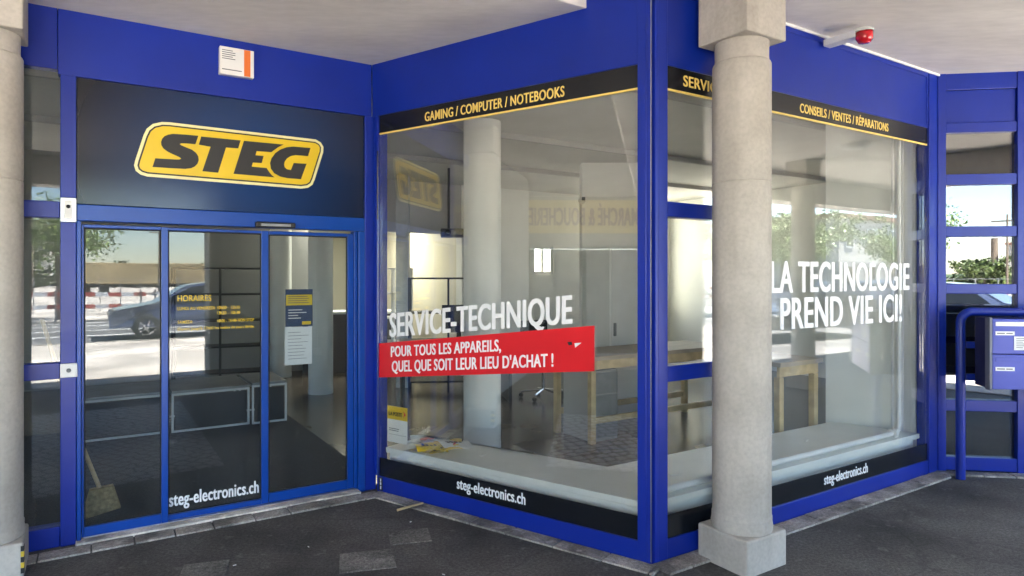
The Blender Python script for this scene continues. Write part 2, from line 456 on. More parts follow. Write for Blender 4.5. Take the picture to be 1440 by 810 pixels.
struct('rear_bounce_ground', MB().prism_z(abpoly([(8.25,4.85),(8.25,-2.0),(60,-2.0),(60,60),(3.45,60),(3.45,4.85)]), .001, .008), M['paving'])  # pale unseen ground added to bounce daylight through the rear and side windows
struct('cobbled_paving', MB().prism_z(abpoly([(-3.0,-1.0),(-.85,-1.2),(-.85,-4.6),(-3.0,-4.6)]), .001, .005), M['cobble'])

# roof slab over shop and arcade, its soffits and edge beam
soff = MB()
soff.prism_z(abpoly([(-9.6,.5),(-.2,.5),(.715,-1.729),(-9.6,-1.729)]), 3.27, 3.334)
o = struct('arcade_ceiling', soff, M['ceiling'], .004)
struct('arcade_ceiling', MB().prism_z(abpoly([(-9.6,-1.0),(8.2,-1.0),(8.2,-2.4),(40,-2.4),(40,-6.3),(-9.6,-6.3)]), 3.335, 3.42), M['ceiling'])
struct('roof_slab', MB().prism_z(abpoly([(-9.6,10),(3.5,10),(3.5,5.0),(9.6,5.0),(9.6,-2.0),(40,-2.0),(40,-6.5),(-9.6,-6.5)]), 3.425, 3.95), M['ceiling'])
struct('edge_beam', MB().prism_z(abpoly([(-9.6,-6.31),(40,-6.31),(40,-6.75),(-9.6,-6.75)]), 2.92, 3.90), M['ceiling'], .01)

# kerb strips of concrete setts at the foot of the fronts
def strip(origin, ang, u0, u1, v0, v1, step, z=.014):
    mb = MB(); u = u0
    d = dirv(ang); n = Vector((-d.y, d.x))
    while u < u1 - .02:
        w = min(step * random.uniform(.85, 1.15), u1 - u)
        c = Vector(origin) + d*(u + w/2) + n*((v0+v1)/2)
        mb.obox(c, ang, w/2 - .004, (v1-v0)/2, -.02, z + random.uniform(-.003, .002))
        u += w
    return mb
struct('sett_edging', strip(C1, AL, -2.6, .0, -.21, -.075, .26, .012), M['sett'], .004)
struct('sett_edging', strip(C1, BE, .09, 2.36, -.13, -.01, .33, .012), M['sett'], .004)
struct('sett_edging', strip(C2, AL, -.02, 3.2, -.15, -.01, .20, .014), M['sett'], .004)
struct('sett_edging', strip(C3, FA, -.12, .9, -.12, -.01, .22, .014), M['sett'], .004)

# ================================================================== ENTRANCE FRONT (sign, sliding doors)
ent = thing('shop_entrance', 'blue entrance front with sliding glass doors under a yellow and black badge sign', 'shop front', at2(C1), AL)
part = lambda mb, name, mat, par, bevel=0: mb.build(name, mat, par, bevel)
part(BX(-2.75,-1.993,0,.08,2.90,3.30).box(-1.990,-.002,0,.08,2.872,3.30), 'fascia_panel', M['blue'], ent, .003)
fr = MB()
fr.box(-1.978,-1.897,-.012,.10,0,2.870)                      # left post
fr.box(-2.75,-1.980,-.004,.09,1.998,2.098).box(-2.75,-1.980,-.004,.09,1.02,1.118).box(-2.75,-1.980,-.004,.09,0,.124)
part(fr, 'frame', M['blue'], ent, .004)
part(BX(-.060,.03,-.010,.10,0,2.870), 'corner_post', M['blue'], ent, .004)
part(BX(-1.895,-.062,-.016,.10,1.985,2.086), 'door_header', M['doorblue'], ent, .005)
for q in ((-1.895,-1.872,-.02,.09,0,1.983),(-.112,-.062,-.02,.12,0,1.983),(-.137,-.114,.01,.10,.0,1.983)):
    part(BX(*q), 'door_jamb', M['doorblue'], ent, .004)
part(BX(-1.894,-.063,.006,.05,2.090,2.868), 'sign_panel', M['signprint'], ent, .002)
for z0, z1 in ((2.10,2.898),(1.12,1.996),(.126,1.018)):
    part(BX(-2.75,-1.981,.03,.042,z0,z1), 'side_pane', M['doorglass'], ent)
# badge: outline traced on the sign plane
def wallpt(px, py, O=C1, d=DL):
    r = (px-720)/F_PX
    u = (r*O.y-O.x)/(d.x-r*d.y); y = O.y+u*d.y
    return (u, EYE-(py-387)/F_PX*y)
def crop(pts): return [wallpt(180+x/4.9655, 160+y/4.9655) for x, y in pts]
def inset(poly, d):
    n = len(poly); out = []
    ar = sum(poly[i][0]*poly[(i+1)%n][1]-poly[(i+1)%n][0]*poly[i][1] for i in range(n))
    sg = 1 if ar > 0 else -1
    for i in range(n):
        p0, p1, p2 = Vector(poly[i-1]), Vector(poly[i]), Vector(poly[(i+1)%n])
        e1 = (p1-p0).normalized(); e2 = (p2-p1).normalized()
        n1 = Vector((-e1.y, e1.x))*sg; n2 = Vector((-e2.y, e2.x))*sg
        b = (n1+n2).normalized(); k = max(.5, b.dot(n1))
        q = p1 + b*d/k; out.append((q.x, q.y))
    return out
def smooth_poly(p, it=1):
    for _ in range(it):
        q = []
        for i in range(len(p)):
            a, b = p[i], p[(i+1) % len(p)]
            if math.dist(a, b) > .09: q += [a, b] if not q or q[-1] != a else [b]
            else: q += [(a[0]*.75+b[0]*.25, a[1]*.75+b[1]*.25), (a[0]*.25+b[0]*.75, a[1]*.25+b[1]*.75)]
        r = []
        for x in q:
            if not r or math.dist(x, r[-1]) > 1e-4: r.append(x)
        p = r
    return p
outer = crop([(235,58),(290,60),(1310,180),(1345,200),(1364,232),(1362,270),(1303,460),(1287,496),(1256,517),(1208,523),(135,438),(88,424),(54,398),(42,360),(50,325),(108,150),(130,105),(172,72)])
bad = MB().prism_y(outer, -.004, .004)
badge = part(bad, 'badge', M['cream'], ent)
i1 = inset(outer, .018); i2 = inset(outer, .028)
part(MB().prism_y(i1, -.0055, -.0042), 'badge_line', M['blackmatte'], badge)
part(MB().prism_y(i2, -.007, -.0057), 'badge_face', M['yellow'], badge)
L_S = [(490,155),(390,146),(310,142),(280,147),(255,157),(238,175),(230,198),(232,220),(245,242),(272,263),(300,278),(335,293),(360,305),(371,315),(357,321),(325,320),(190,312),(170,373),(300,381),(400,386),(440,381),(466,369),(484,350),(493,325),(489,297),(474,274),(445,252),(405,236),(372,222),(360,213),(372,208),(410,209),(470,214)]
L_T = [(510,160),(785,187),(768,243),(683,237),(628,413),(518,402),(575,232),(493,217)]
L_E = [(808,190),(1085,216),(1045,236),(1018,255),(1000,269),(897,262),(888,291),(945,296),(932,345),(870,342),(862,370),(966,380),(985,410),(1002,430),(1022,445),(735,420)]
L_G = [(1272,240),(1255,297),(1170,290),(1135,296),(1108,313),(1092,336),(1088,355),(1092,374),(1106,388),(1135,394),(1155,345),(1245,350),(1205,458),(1110,450),(1062,440),(1020,417),(996,385),(990,345),(1000,312),(1026,276),(1060,252),(1105,235),(1150,230)]
lt = MB()
for p in (L_S, L_T, L_E, L_G): lt.prism_y(crop(p), -.0092, -.0072)
part(lt, 'badge_lettering', M['blackmatte'], badge)

# door leaves
leaf = part(MB().box(-1.870,-1.858,.0,.045,.03,1.965).box(-1.434,-1.395,.0,.045,.03,1.965).box(-1.857,-1.435,.0,.045,.03,.090).box(-1.857,-1.435,.0,.045,1.945,1.965), 'fixed_leaf', M['doorblue'], ent, .003)
part(BX(-1.857,-1.435,.018,.028,.091,1.944), 'pane', M['doorglass'], leaf)
leaf = part(MB().box(-.805,-.758,.03,.075,.02,1.965).box(-1.393,-.806,.03,.075,.02,.064).box(-1.393,-.806,.03,.075,1.946,1.965), 'sliding_leaf', M['doorblue'], ent, .003)
part(BX(-1.392,-.806,.048,.058,.065,1.945), 'pane', M['doorglass'], leaf)
YL = M['yellow']
def gasket(lf, x0, x1, y0, z0, z1, w=.007):
    part(MB().box(x0,x1,y0-.003,y0,z0,z0+w).box(x0,x1,y0-.003,y0,z1-w,z1).box(x0,x0+w,y0-.003,y0,z0+w,z1-w).box(x1-w,x1,y0-.003,y0,z0+w,z1-w), 'gasket', M['rubber'], lf)
gasket(bpy.data.objects['fixed_leaf'], -1.857,-1.435,.0178,.091,1.944)
gasket(leaf, -1.392,-.806,.0478,.065,1.945)
text('address_lettering', 'steg-electronics.ch', leaf, M['white'], -1.385, -.822, .115, .086, .0465, tilt=R(-.6), bold=.02)
hz = [('HORAIRES', -1.335, -1.13, 1.475, .040), ('LUNDI AU VENDREDI:', -1.335, -1.105, 1.416, .022), ('10h00 - 12h30', -1.092, -.945, 1.416, .022),
      ('13h30 - 18h30', -1.092, -.945, 1.380, .022), ('SAMEDI:', -1.335, -1.245, 1.325, .022), ('10h00 - 16h00 NON STOP', -1.092, -.852, 1.325, .022),
      ("Ouvert jusqu'à 17h00 les veilles de jours fériés.", -1.335, -.850, 1.280, .020)]
for s_, a_, b_, z_, c_ in hz: text('hours_lettering', s_, leaf, YL, a_, b_, z_, c_, .0465, bold=.01)
leaf = part(MB().box(-.184,-.140,.02,.065,.03,1.965).box(-.756,-.185,.02,.065,.03,.098).box(-.756,-.185,.02,.065,1.941,1.965), 'sliding_leaf', M['doorblue'], ent, .003)
part(BX(-.757,-.185,.038,.048,.099,1.940), 'pane', M['doorglass'], leaf)
gasket(leaf, -.756,-.186,.0378,.099,1.940)
part(BX(-1.90,-.11,-.072,.14,-.01,.022), 'threshold', M['threshold'], ent, .006)
part(BX(-1.86,-.13,-.005,.11,.0225,.030), 'floor_track', M['steel'], ent, .002)

def onwall(name, label, cat, O, ang, u, z, v=0.0, group=None):
    d = dirv(ang); n = Vector((-d.y, d.x)); p = Vector(O) + d*u + n*v
    return thing(name, label, cat, (p.x, p.y, z), ang, group)
# motion sensor over the doors
s = onwall('motion_sensor', 'flat black motion sensor bar above the sliding doors', 'sensor', C1, AL, -.725, 1.985, -.016)
part(BX(-.135,.135,-.045,-.001,.0,.038), 'housing', M['blackmatte'], s, .008)
part(BX(-.10,.10,-.0475,-.0455,.008,.026), 'lens_window', M['grey'], s, .002)
# alarm notice box
s = onwall('alarm_notice_box', 'white notice box with an orange stripe on the blue fascia', 'notice box', C1, AL, -.982, 3.012, -.001)
part(BX(-.110,.110,-.055,-.001,0,.188), 'case', M['plastic'], s, .005)
part(BX(.045,.086,-.0568,-.0552,.004,.184), 'stripe', M['orange'], s)
lines = MB()
for k in range(5): lines.box(-.095, -.095+.09*(.75+.25*math.sin(k*2.1)**2), -.0566, -.0552, .160-.014*k, .165-.014*k)
lines.box(-.095,.03,-.0566,-.0552,.030,.036)
part(lines, 'print_line', M['textgrey'], s)
# intercom and key switch on the door post
s = onwall('key_card_reader', 'tall silver key switch plate high on the blue door post', 'switch plate', C1, AL, -1.937, 1.972, -.012)
part(BX(-.042,.042,-.020,-.001,0,.150), 'plate', M['steel'], s, .004)
part(BX(-.020,.020,-.0235,-.0205,.02,.132), 'inset', M['plastic'], s, .002)
part(MB().lathe([(.0,.0),(.011,.0),(.011,.004),(0,.004)], 16, caps=False), 'key_hole', M['blackmatte'], s).matrix_local = Matrix.Translation((0,-.0236,.095)) @ Matrix.Rotation(R(90),4,'X')
s = onwall('push_button_plate', 'square white push button plate at waist height on the door post', 'switch plate', C1, AL, -1.935, 1.028, -.012)
part(BX(-.044,.044,-.018,-.001,0,.085), 'plate', M['plastic'], s, .004)
part(MB().lathe([(.0,.0),(.013,.0),(.012,.006),(0,.007)], 18, caps=False), 'button', M['grey'], s).matrix_local = Matrix.Translation((0,-.0182,.043)) @ Matrix.Rotation(R(90),4,'X')
# posters behind the right-hand pane
s = onwall('poster', 'dark blue poster with a yellow band taped inside the right sliding door', 'poster', C1, AL, -.537, 1.275, .052)
part(BX(-.098,.098,0,.002,0,.272), 'sheet', M['posterblue'], s)
part(BX(-.094,.094,-.0012,-.0002,.155,.232), 'band', M['yellow'], s)
lines = MB()
for k in range(4): lines.box(-.08,.06+.01*(k%2),-.0024,-.0014,.216-.015*k,.221-.015*k)
part(lines, 'print_line', M['textgrey'], s)
lines = MB()
for k, w in enumerate((.10,.13,.07,.09)): lines.box(-.078,-.078+w,-.0012,-.0002,.118-.020*k,.124-.020*k)
part(lines, 'print_line', M['paper'], s)
part(BX(.02,.085,-.0012,-.0002,.012,.036), 'badge_mark', M['yellow'], s)
s = onwall('paper_notice', 'white printed paper notice below the blue poster on the door', 'notice', C1, AL, -.542, .995, .052)
part(BX(-.098,.098,0,.002,0,.276), 'sheet', M['paper'], s)
lines = MB()
for k in range(9): lines.box(-.075,-.075+.15*(.6+.4*math.sin(k*1.7)**2),-.0012,-.0002,.235-.024*k,.239-.024*k)
part(lines, 'print_line', M['grey'], s)

# ================================================================== MIDDLE DISPLAY WINDOW
mw = thing('display_window', 'wide angled display window with a red banner beside the entrance doors', 'shop window', at2(C1), BE)
part(BX(.004,2.215,0,.08,2.870,3.40), 'fascia_panel', M['blue'], mw, .003)
fr = MB().box(.032,.076,-.008,.09,.12,2.868).box(.06,2.206,-.004,.09,.0,.118)
fr.box(2.207,2.262,-.012,.09,0,3.40).box(2.263,2.290,-.016,.07,0,3.40)
part(fr, 'frame', M['blue'], mw, .004)
pane = part(BX(.077,2.206,.012,.024,.119,2.869), 'pane', M['midglass'], mw)
part(BX(.077,2.206,.006,.0115,2.737,2.868), 'top_band', M['black'], mw)
part(BX(.077,2.206,.006,.0115,2.724,2.7365), 'gold_line', M['gold'], mw)
part(BX(.077,2.206,.006,.0115,.119,.256), 'bottom_band', M['black'], mw)
part(BX(.064,.080,-.0095,-.0082,.119,2.60), 'edge_trim', M['chrome'], mw)
part(BX(2.2905,2.2965,-.0185,-.0165,.02,3.38), 'corner_highlight', M['steel'], mw)  # pale strip stands in for the highlight along the corner edge
text('product_lettering', 'GAMING / COMPUTER / NOTEBOOKS', mw, M['gold'], .546, 1.711, 2.762, .066, .0055, bold=.02)
text('address_lettering', 'steg-electronics.ch', mw, M['white'], .846, 1.419, .163, .074, .0055, bold=.02)
text('service_lettering', 'SERVICE-TECHNIQUE', mw, M['white'], .185, 1.762, 1.183, .176, .0105, tilt=R(6.1), bold=.024)
ban = part(MB().prism_y([(.070,.868),(1.92,1.071),(1.92,1.346),(.070,1.128)], .003, .0105), 'banner', M['red'], mw)
text('banner_lettering', 'POUR TOUS LES APPAREILS,', ban, M['white'], .205, 1.225, 1.035, .078, .0025, tilt=R(6.2), bold=.022)
text('banner_lettering', "QUEL QUE SOIT LEUR LIEU D'ACHAT !", ban, M['white'], .215, 1.632, .922, .082, .0025, tilt=R(6.2), bold=.022)
part(MB().prism_y([(1.785,1.232),(1.835,1.238),(1.790,1.205)], .001, .0025), 'arrow_mark', M['white'], ban)
part(MB().prism_y([(1.735,1.236),(1.765,1.240),(1.770,1.222),(1.745,1.216)], .001, .0025), 'small_mark', M['blackmatte'], ban)
st = onwall('window_sticker', 'small black sticker with white marks low on the window corner', 'sticker', C1, BE, .108, .012, -.005)
part(BX(-.026,.014,-.002,.0,.0,.10), 'sheet', M['blackmatte'], st)
part(MB().box(-.010,.002,-.0032,-.0022,.01,.035).box(-.010,.002,-.0032,-.0022,.042,.062).box(-.008,.0,-.0032,-.0022,.068,.09), 'print_mark', M['white'], st)
s = onwall('post_partner_sign', 'small yellow and white upright card in the window corner', 'sign card', C1, BE, .236, .385, .035)
part(BX(-.104,.104,0,.003,0,.172), 'lower_sheet', M['paper'], s)
part(BX(-.104,.104,0,.003,.1725,.272), 'yellow_header', M['yellow'], s)
text('header_lettering', 'LA POSTE', s, M['blackmatte'], -.085, .05, .200, .03, -.0005, bold=.02)
part(MB().prism_y([(.065,.195),(.09,.22),(.065,.245),(.075,.22)], -.0018, -.0003), 'arrow_mark', M['red'], s)
lines = MB().box(-.085,.02,-.0012,-.0002,.100,.106).box(-.085,.015,-.0012,-.0002,.086,.092).box(-.085,.09,-.0012,-.0002,.058,.060)
part(lines, 'print_line', M['textgrey'], s)

# ================================================================== RIGHT DISPLAY WINDOW
rw = thing('display_window', 'long display window with white slogan lettering behind the stone column', 'shop window', at2(C2), AL)
part(BX(.112,3.134,0,.08,2.868,3.40), 'fascia_panel', M['blue'], rw, .003)
part(MB().box(.15,3.10,-.006,-.0005,3.285,3.345).box(3.10,3.125,-.006,-.0005,2.90,3.345), 'panel_trim', M['blue'], rw, .002)
part(BX(.03,3.35,-.02,-.007,3.318,3.338), 'ceiling_trim', M['whitemetal'], rw, .003)
fr = MB().box(.034,.110,-.010,.09,0,3.40).box(.004,.032,-.014,.07,0,3.40)
fr.box(3.135,3.245,-.010,.09,0,3.40).box(3.247,3.30,-.004,.09,0,3.40)
fr.box(.112,3.133,-.004,.09,0,.121).box(.60,.70,-.008,.09,.122,2.866)
fr.box(.112,.598,-.006,.09,1.990,2.076).box(.112,.598,-.006,.09,1.032,1.122)
part(fr, 'frame', M['blue'], rw, .004)
for z0, z1 in ((.122,1.030),(1.124,1.988),(2.078,2.866)):
    part(BX(.112,.599,.012,.024,z0,z1), 'pane', M['glass'], rw)
part(BX(.701,3.133,.012,.024,.122,2.866), 'pane', M['glass'], rw)
for (a, b) in ((.112,.599),(.701,3.133)):
    part(BX(a,b,.006,.0115,2.737,2.866), 'top_band', M['black'], rw)
    part(BX(a,b,.006,.0115,2.724,2.7365), 'gold_line', M['gold'], rw)
    part(BX(a,b,.006,.0115,.122,.256), 'bottom_band', M['black'], rw)
text('product_lettering', 'SERVICE', rw, M['gold'], .254, .595, 2.768, .064, .0055, bold=.02)
text('product_lettering', 'CONSEILS / VENTES / RÉPARATIONS', rw, M['gold'], 1.392, 2.525, 2.766, .062, .0055, bold=.02)
text('slogan_lettering', 'LA TECHNOLOGIE', rw, M['white'], 1.085, 2.847, 1.532, .212, .0105, bold=.024)
text('slogan_lettering', 'PREND VIE ICI!', rw, M['white'], 1.185, 2.735, 1.285, .212, .0105, bold=.024)
text('address_lettering', 'steg-electronics.ch', rw, M['white'], 1.675, 2.233, .165, .072, .0055, bold=.02)

# red beacon on an arm over the right window
s = onwall('alarm_beacon', 'red alarm beacon on a white arm under the arcade ceiling', 'beacon', C2, AL, 1.66, 3.20, -.02)
part(MB().box(-.04,.04,-.23,.0,.05,.10), 'arm', M['plastic'], s, .008)
part(MB().lathe([(.0,.0),(.040,.006),(.055,.03),(.055,.075),(.0,.075)], 8, (0,-.27), caps=False), 'lens', M['lampred'], s, 0)
part(MB().lathe([(.058,.0755),(.058,.095),(.0,.095)], 20, (0,-.27), caps=False), 'base', M['plastic'], s)

# ================================================================== NARROW BARRED WINDOW at the right
nw = thing('narrow_window', 'narrow blue framed window of five stacked panes behind the letter boxes', 'window', at2(C3), FA)
fr = MB().box(.0,.064,-.012,.10,0,3.40).box(.612,.76,-.012,.10,0,3.40)
zz = [(.02,.128),(.515,.608),(1.495,1.576),(1.972,2.058),(2.405,2.495),(2.842,2.925),(3.20,3.40)]
for z0, z1 in zz: fr.box(.066,.610,-.006,.09,z0,z1)
part(fr, 'frame', M['blue'], nw, .004)
part(BX(.066,.610,.012,.04,2.927,3.198), 'top_panel', M['blue'], nw, .003)
prev = .128
for z0, z1 in zz[1:6]:
    part(BX(.066,.610,.03,.042,prev+.001,z0-.001), 'pane', M['mirrorglass'], nw); prev = z1
part(BX(.02,.74,.16,.20,0,3.30), 'backing_board', plain('grey_backing', (.16,.155,.15), .8), nw)

# ================================================================== STONE COLUMNS
def stone_column(label, a, b):
    p = AB(a, b)
    t = thing('stone_column', label, 'column', (p.x, p.y, 0), AL, 'round stone columns of the arcade')
    r = .163
    prof = [(r+.004,.262),(r+.004,.275),(r,.281),(r,.30)]
    for zj in (2.18,):
        prof += [(r,zj-.05),(r,zj-.009),(r,zj-.005),(r-.004,zj-.002),(r-.004,zj+.002),(r,zj+.005),(r,zj+.009),(r,zj+.05)]
    prof += [(r,2.83),(r,2.858),(r-.004,2.868),(r-.010,2.872)]
    part(MB().lathe(prof, 64), 'shaft', M['stone'], t)
    part(MB().lathe([(r-.012,2.873),(r-.014,2.90),(r-.012,2.985)], 64), 'necking', M['stone'], t)
    part(BX(-.172,.172,-.172,.172,2.986,3.33), 'capital', M['stone'], t, .008)
    part(MB().lathe([(r+.006,.20),(r+.008,.225),(r+.002,.2615)], 64), 'base_ring', M['stone'], t)
    part(BX(-.174,.174,-.174,.174,-.02,.199), 'plinth', M['stone'], t, .012)
    return t
c_r = stone_column('round pale stone column standing in front of the long window', 1.358, -2.352)
c_l = stone_column('round pale stone column at the edge beside the entrance doors', -2.302, -.240)
s = thing('hazard_tape', 'yellow and black tape strip on the column plinth corner', 'tape', (c_l.location.x, c_l.location.y, 0), AL)
for k in range(5):
    part(MB().prism_z([(.1755,-.139),(.1775,-.139),(.1775,-.1775),(.162,-.1775),(.162,-.1755),(.1755,-.1755)], .035+.03*k, .063+.03*k), 'yellow_band' if k % 2 else 'black_band', M['tape' if k % 2 else 'blackmatte'], s)
for (a, b, l) in ((7.02,-5.21,'round stone column by the street seen mirrored in the long window'), (15.0,-5.21,'far round stone column along the street edge')):
    c = copy_tree(c_r); p = AB(a, b); c.location = (p.x, p.y, 0); c['label'] = l
# arcade wall pier towards the street
pr = thing('arcade_pier', 'broad rendered pier on the street side of the arcade', 'pier', AB(1.15,-6.02), AL)
part(BX(-1.5,1.5,-.25,.25,0,3.27), 'pier_body', M['greywall'], pr, .01)

# ================================================================== LETTER BOXES on a tubular stand
mb_ = thing('letter_box_stand', 'blue steel letter boxes hung on a bent tube stand', 'letter box', at2(C3 - DF*.018), FA)
pts = [(.105,-.185,-.02)]
pts += [(.105,-.185,1.27)]
for k in range(1, 7):
    t_ = k/6*math.pi/2; pts.append((.105+.085*(1-math.cos(t_)), -.185, 1.27+.085*math.sin(t_)))
xr = 1.12
pts.append((xr-.085,-.185,1.355))
for k in range(1, 7):
    t_ = k/6*math.pi/2; pts.append((xr-.085+.085*math.sin(t_), -.185, 1.27+.085*math.cos(t_)))
pts.append((xr,-.185,-.02))
part(MB().tube(pts, .034, 16), 'stand_tube', M['blue'], mb_)
for z in (1.06, .80): part(BX(.14,1.09,-.20,-.17,z,z+.055), 'cross_bar', M['blue'], mb_, .004)
part(BX(.200,1.00,-.42,-.205,.772,1.315), 'case', M['mailshade'], mb_, .006)
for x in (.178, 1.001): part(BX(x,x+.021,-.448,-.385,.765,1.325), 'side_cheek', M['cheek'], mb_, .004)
part(BX(.21,.99,-.2045,-.2015,.78,1.31), 'back_plate', plain('back_plate_metal', (.80,.78,.74), .5), mb_, .001)
for iz, (z0, z1) in enumerate(((1.046,1.314),(.773,1.040))):
    for ix in range(2):
        x0 = .2015 + ix*.40; x1 = x0 + .396
        dr = part(BX(x0,x1,-.444,-.421,z0,z1), 'box_door', M['mailblue'], mb_, .004)
        part(BX(x0+.02,x1-.02,-.449,-.4445,z1-.055,z1-.022), 'letter_flap', M['whitemetal'] if iz == 0 else M['mailblue'], dr, .002)
        part(BX(x0+.02,x0+.155,-.4465,-.4445,z1-.125,z1-.095), 'name_plate', M['paper'], dr)
        part(BX(x1-.10,x1-.04,-.4475,-.4445,z1-.115,z1-.100), 'lock_plate', M['plastic'], dr)
        part(MB().box(x0+.03,x0+.085,-.4478,-.4468,z1-.114,z1-.106).box(x0+.095,x0+.14,-.4478,-.4468,z1-.114,z1-.106), 'print_block', M['textgrey'], dr)
        part(MB().lathe([(0,0),(.009,0),(.009,.004),(0,.004)], 12, caps=False), 'lock', M['chrome'], dr).matrix_local = Matrix.Translation((x1-.03,-.4445,z1-.16)) @ Matrix.Rotation(R(90),4,'X')
        if iz == 0 and ix == 0:
            nl = MB()
            for q in range(6): nl.box(x0+.165,x0+.235-.012*(q%3),-.4478,-.4468,z0+.118-.014*q,z0+.122-.014*q)
            part(nl, 'print_block', M['textgrey'], dr)
        if iz == 0 and ix == 0: part(BX(x0+.15,x0+.255,-.4465,-.4445,z0+.03,z0+.135), 'note_sheet', M['paper'], dr)

# ================================================================== GROUND DETAIL
for i, (x, y, rz, h) in enumerate(((-.645,4.13,.25,.105),(-.835,3.78,.25,.13),(-1.72,3.66,.3,.10))):
    struct('ground_patch', MB().obox((x,y), rz, h*1.2, h, -.01, .004), M['patch'], .002)
s = tag(MB().tube([(-.80,4.56,.012),(-.73,4.62,.014),(-.64,4.70,.012)], .009, 6).build('wooden_stick', M['wood']), 'short pale wooden stick lying on the asphalt by the window', 'stick')
lit = MB(); rng = random.Random(3)
for k in range(30):
    x, y = rng.uniform(-2.2,4.2), rng.uniform(3.5,5.1)
    a_, b_ = toAB((x, y))
    if (b_ > -.25 and a_ < 0) or (b_ > -2.35 and a_ > .5) or (b_ > -1.1 - 2.4*(a_-.0) and a_ >= 0): continue
    lit.obox((x,y), rng.uniform(0,3), rng.uniform(.003,.009), rng.uniform(.002,.005), .001, .004)
tag(lit.build('litter', M['paper']), 'specks of paper litter scattered on the asphalt', 'litter', kind='stuff')

# ================================================================== SHOP INTERIOR
floor_ab = [(-6.1,.16),(-.06,.16),(.12,.02),(.98,-2.02),(4.2,-2.02),(4.9,-2.4),(8,-2.4),(8,4.7),(3.4,4.7),(3.4,9.5),(-6.1,9.5)]
struct('shop_floor', MB().prism_z(abpoly(floor_ab), .002, .012), M['floor'])
struct('shop_ceiling', MB().prism_z(abpoly([(-6.1,.12),(.03,.12),(.96,-2.02),(4.2,-2.02),(4.9,-2.3),(8,-2.3),(8,4.7),(3.4,4.7),(3.4,9.5),(-6.1,9.5)]), 3.12, 3.24), M['shopceil'])
tag(MB().prism_z(abpoly([(-2.6,.2),(.1,.2),(.1,3.4),(-2.6,3.4)]), .0125, .020).build('entrance_mat', M['mat']), 'wide dark ribbed mat inside the sliding doors', 'mat')
def abthing(name, label, cat, a, b, z=0.012, rz=0.0, group=None): return thing(name, label, cat, AB(a,b,z), AL+rz, group)
def abwall(label, a0, a1, b0, b1, z0, z1, mat, name='shop_wall'):
    o = MB().box(a0,a1,b0,b1,z0,z1).build(name, mat); o.location = AB(0,0,0); o.rotation_euler = (0,0,AL)
    return tag(o, label, 'wall')
gw = thing('added_glazed_wall', 'unseen side wall at the far left with glazing added for daylight', 'wall', AB(0,0,.012), AL)  # glazing added out of view to bring daylight into the shop
part(MB().box(-6.2,-6.0,.101,.6,0,3.10).box(-6.2,-6.0,.601,6.2,0,.5).box(-6.2,-6.0,6.201,9.5,0,3.10), 'wall_panel', M['greywall'], gw)
w_ = part(MB().box(-6.13,-6.05,.601,6.2,.501,.56).box(-6.13,-6.05,.601,.66,.561,3.10).box(-6.13,-6.05,3.37,3.43,.561,3.10).box(-6.13,-6.05,6.14,6.2,.561,3.10), 'window', M['whitemetal'], gw)
part(BX(-6.10,-6.09,.661,3.369,.561,3.10), 'pane', M['glass'], w_); part(BX(-6.10,-6.09,3.431,6.139,.561,3.10), 'pane', M['glass'], w_)
abwall('cream end wall of the lit back room', -6.2,3.40,9.51,9.7,0,3.12, M['creamwall'])
rear = thing('rear_wall', 'white rear wall with a small window and a large hidden one added for daylight', 'wall', AB(0,0,.012), AL)
wl = MB().box(3.25,4.65,4.6,4.8,0,3.40).box(4.651,5.10,4.6,4.8,0,1.65).box(4.651,5.10,4.6,4.8,2.15,3.40).box(5.101,6.5,4.6,4.8,0,3.40).box(6.501,7.7,4.6,4.8,0,.9).box(7.701,7.999,4.6,4.8,0,3.40).box(6.501,7.7,4.6,4.8,3.101,3.40)
part(wl, 'wall_panel', M['wall'], rear)
for (x0,x1,z0,z1) in ((4.651,5.10,1.651,2.149),(6.501,7.7,.901,3.10)):  # the larger window is added out of sight to brighten the shop
    w_ = part(MB().box(x0,x0+.05,4.62,4.70,z0,z1).box(x1-.05,x1,4.62,4.70,z0,z1).box(x0+.051,x1-.051,4.62,4.70,z0,z0+.05).box(x0+.051,x1-.051,4.62,4.70,z1-.05,z1).box((x0+x1)/2-.02,(x0+x1)/2+.02,4.63,4.69,z0+.051,z1-.051), 'window', M['whitemetal'], rear)
    part(BX(x0+.051,x1-.051,4.655,4.663,z0+.051,z1-.051), 'pane', M['glass'], w_)
abwall('grey bulkhead hanging over the opening to the back room', -5.99,3.24,4.6,4.8,2.32,3.115, M['greywall'])
abwall('grey rear wall behind the shop shelving', -5.99,1.7,6.6,6.8,.012,3.115, M['greywall'])
abwall('cream side wall of the lit back room', 3.25,3.40,4.81,9.5,.012,3.115, M['creamwall'])
sidew = thing('side_wall', 'white side wall at the far right inside the shop with a hidden window added for daylight', 'wall', AB(0,0,.012), AL)
part(MB().box(8.0,8.2,-2.4,2.3,0,3.40).box(8.0,8.2,2.301,3.45,0,.8).box(8.0,8.2,2.301,3.45,3.101,3.40).box(8.0,8.2,3.451,4.8,0,3.40), 'wall_panel', M['wall'], sidew)
w_ = part(MB().box(8.04,8.12,2.301,2.35,.801,3.10).box(8.04,8.12,3.40,3.45,.801,3.10).box(8.04,8.12,2.351,3.399,.801,.85), 'window', M['whitemetal'], sidew)  # window added where it stays hidden, to let in more daylight
part(BX(8.07,8.078,2.351,3.399,.851,3.10), 'pane', M['glass'], w_)
abwall('rendered front wall of the building beyond the narrow window', 4.80,30,-2.75,-2.45,0,3.33, M['greywall'], 'building_wall')
abwall('rendered front wall of the building left of the doors', -6.2,-2.76,.0,.1,0,3.26, M['greywall'], 'building_wall')
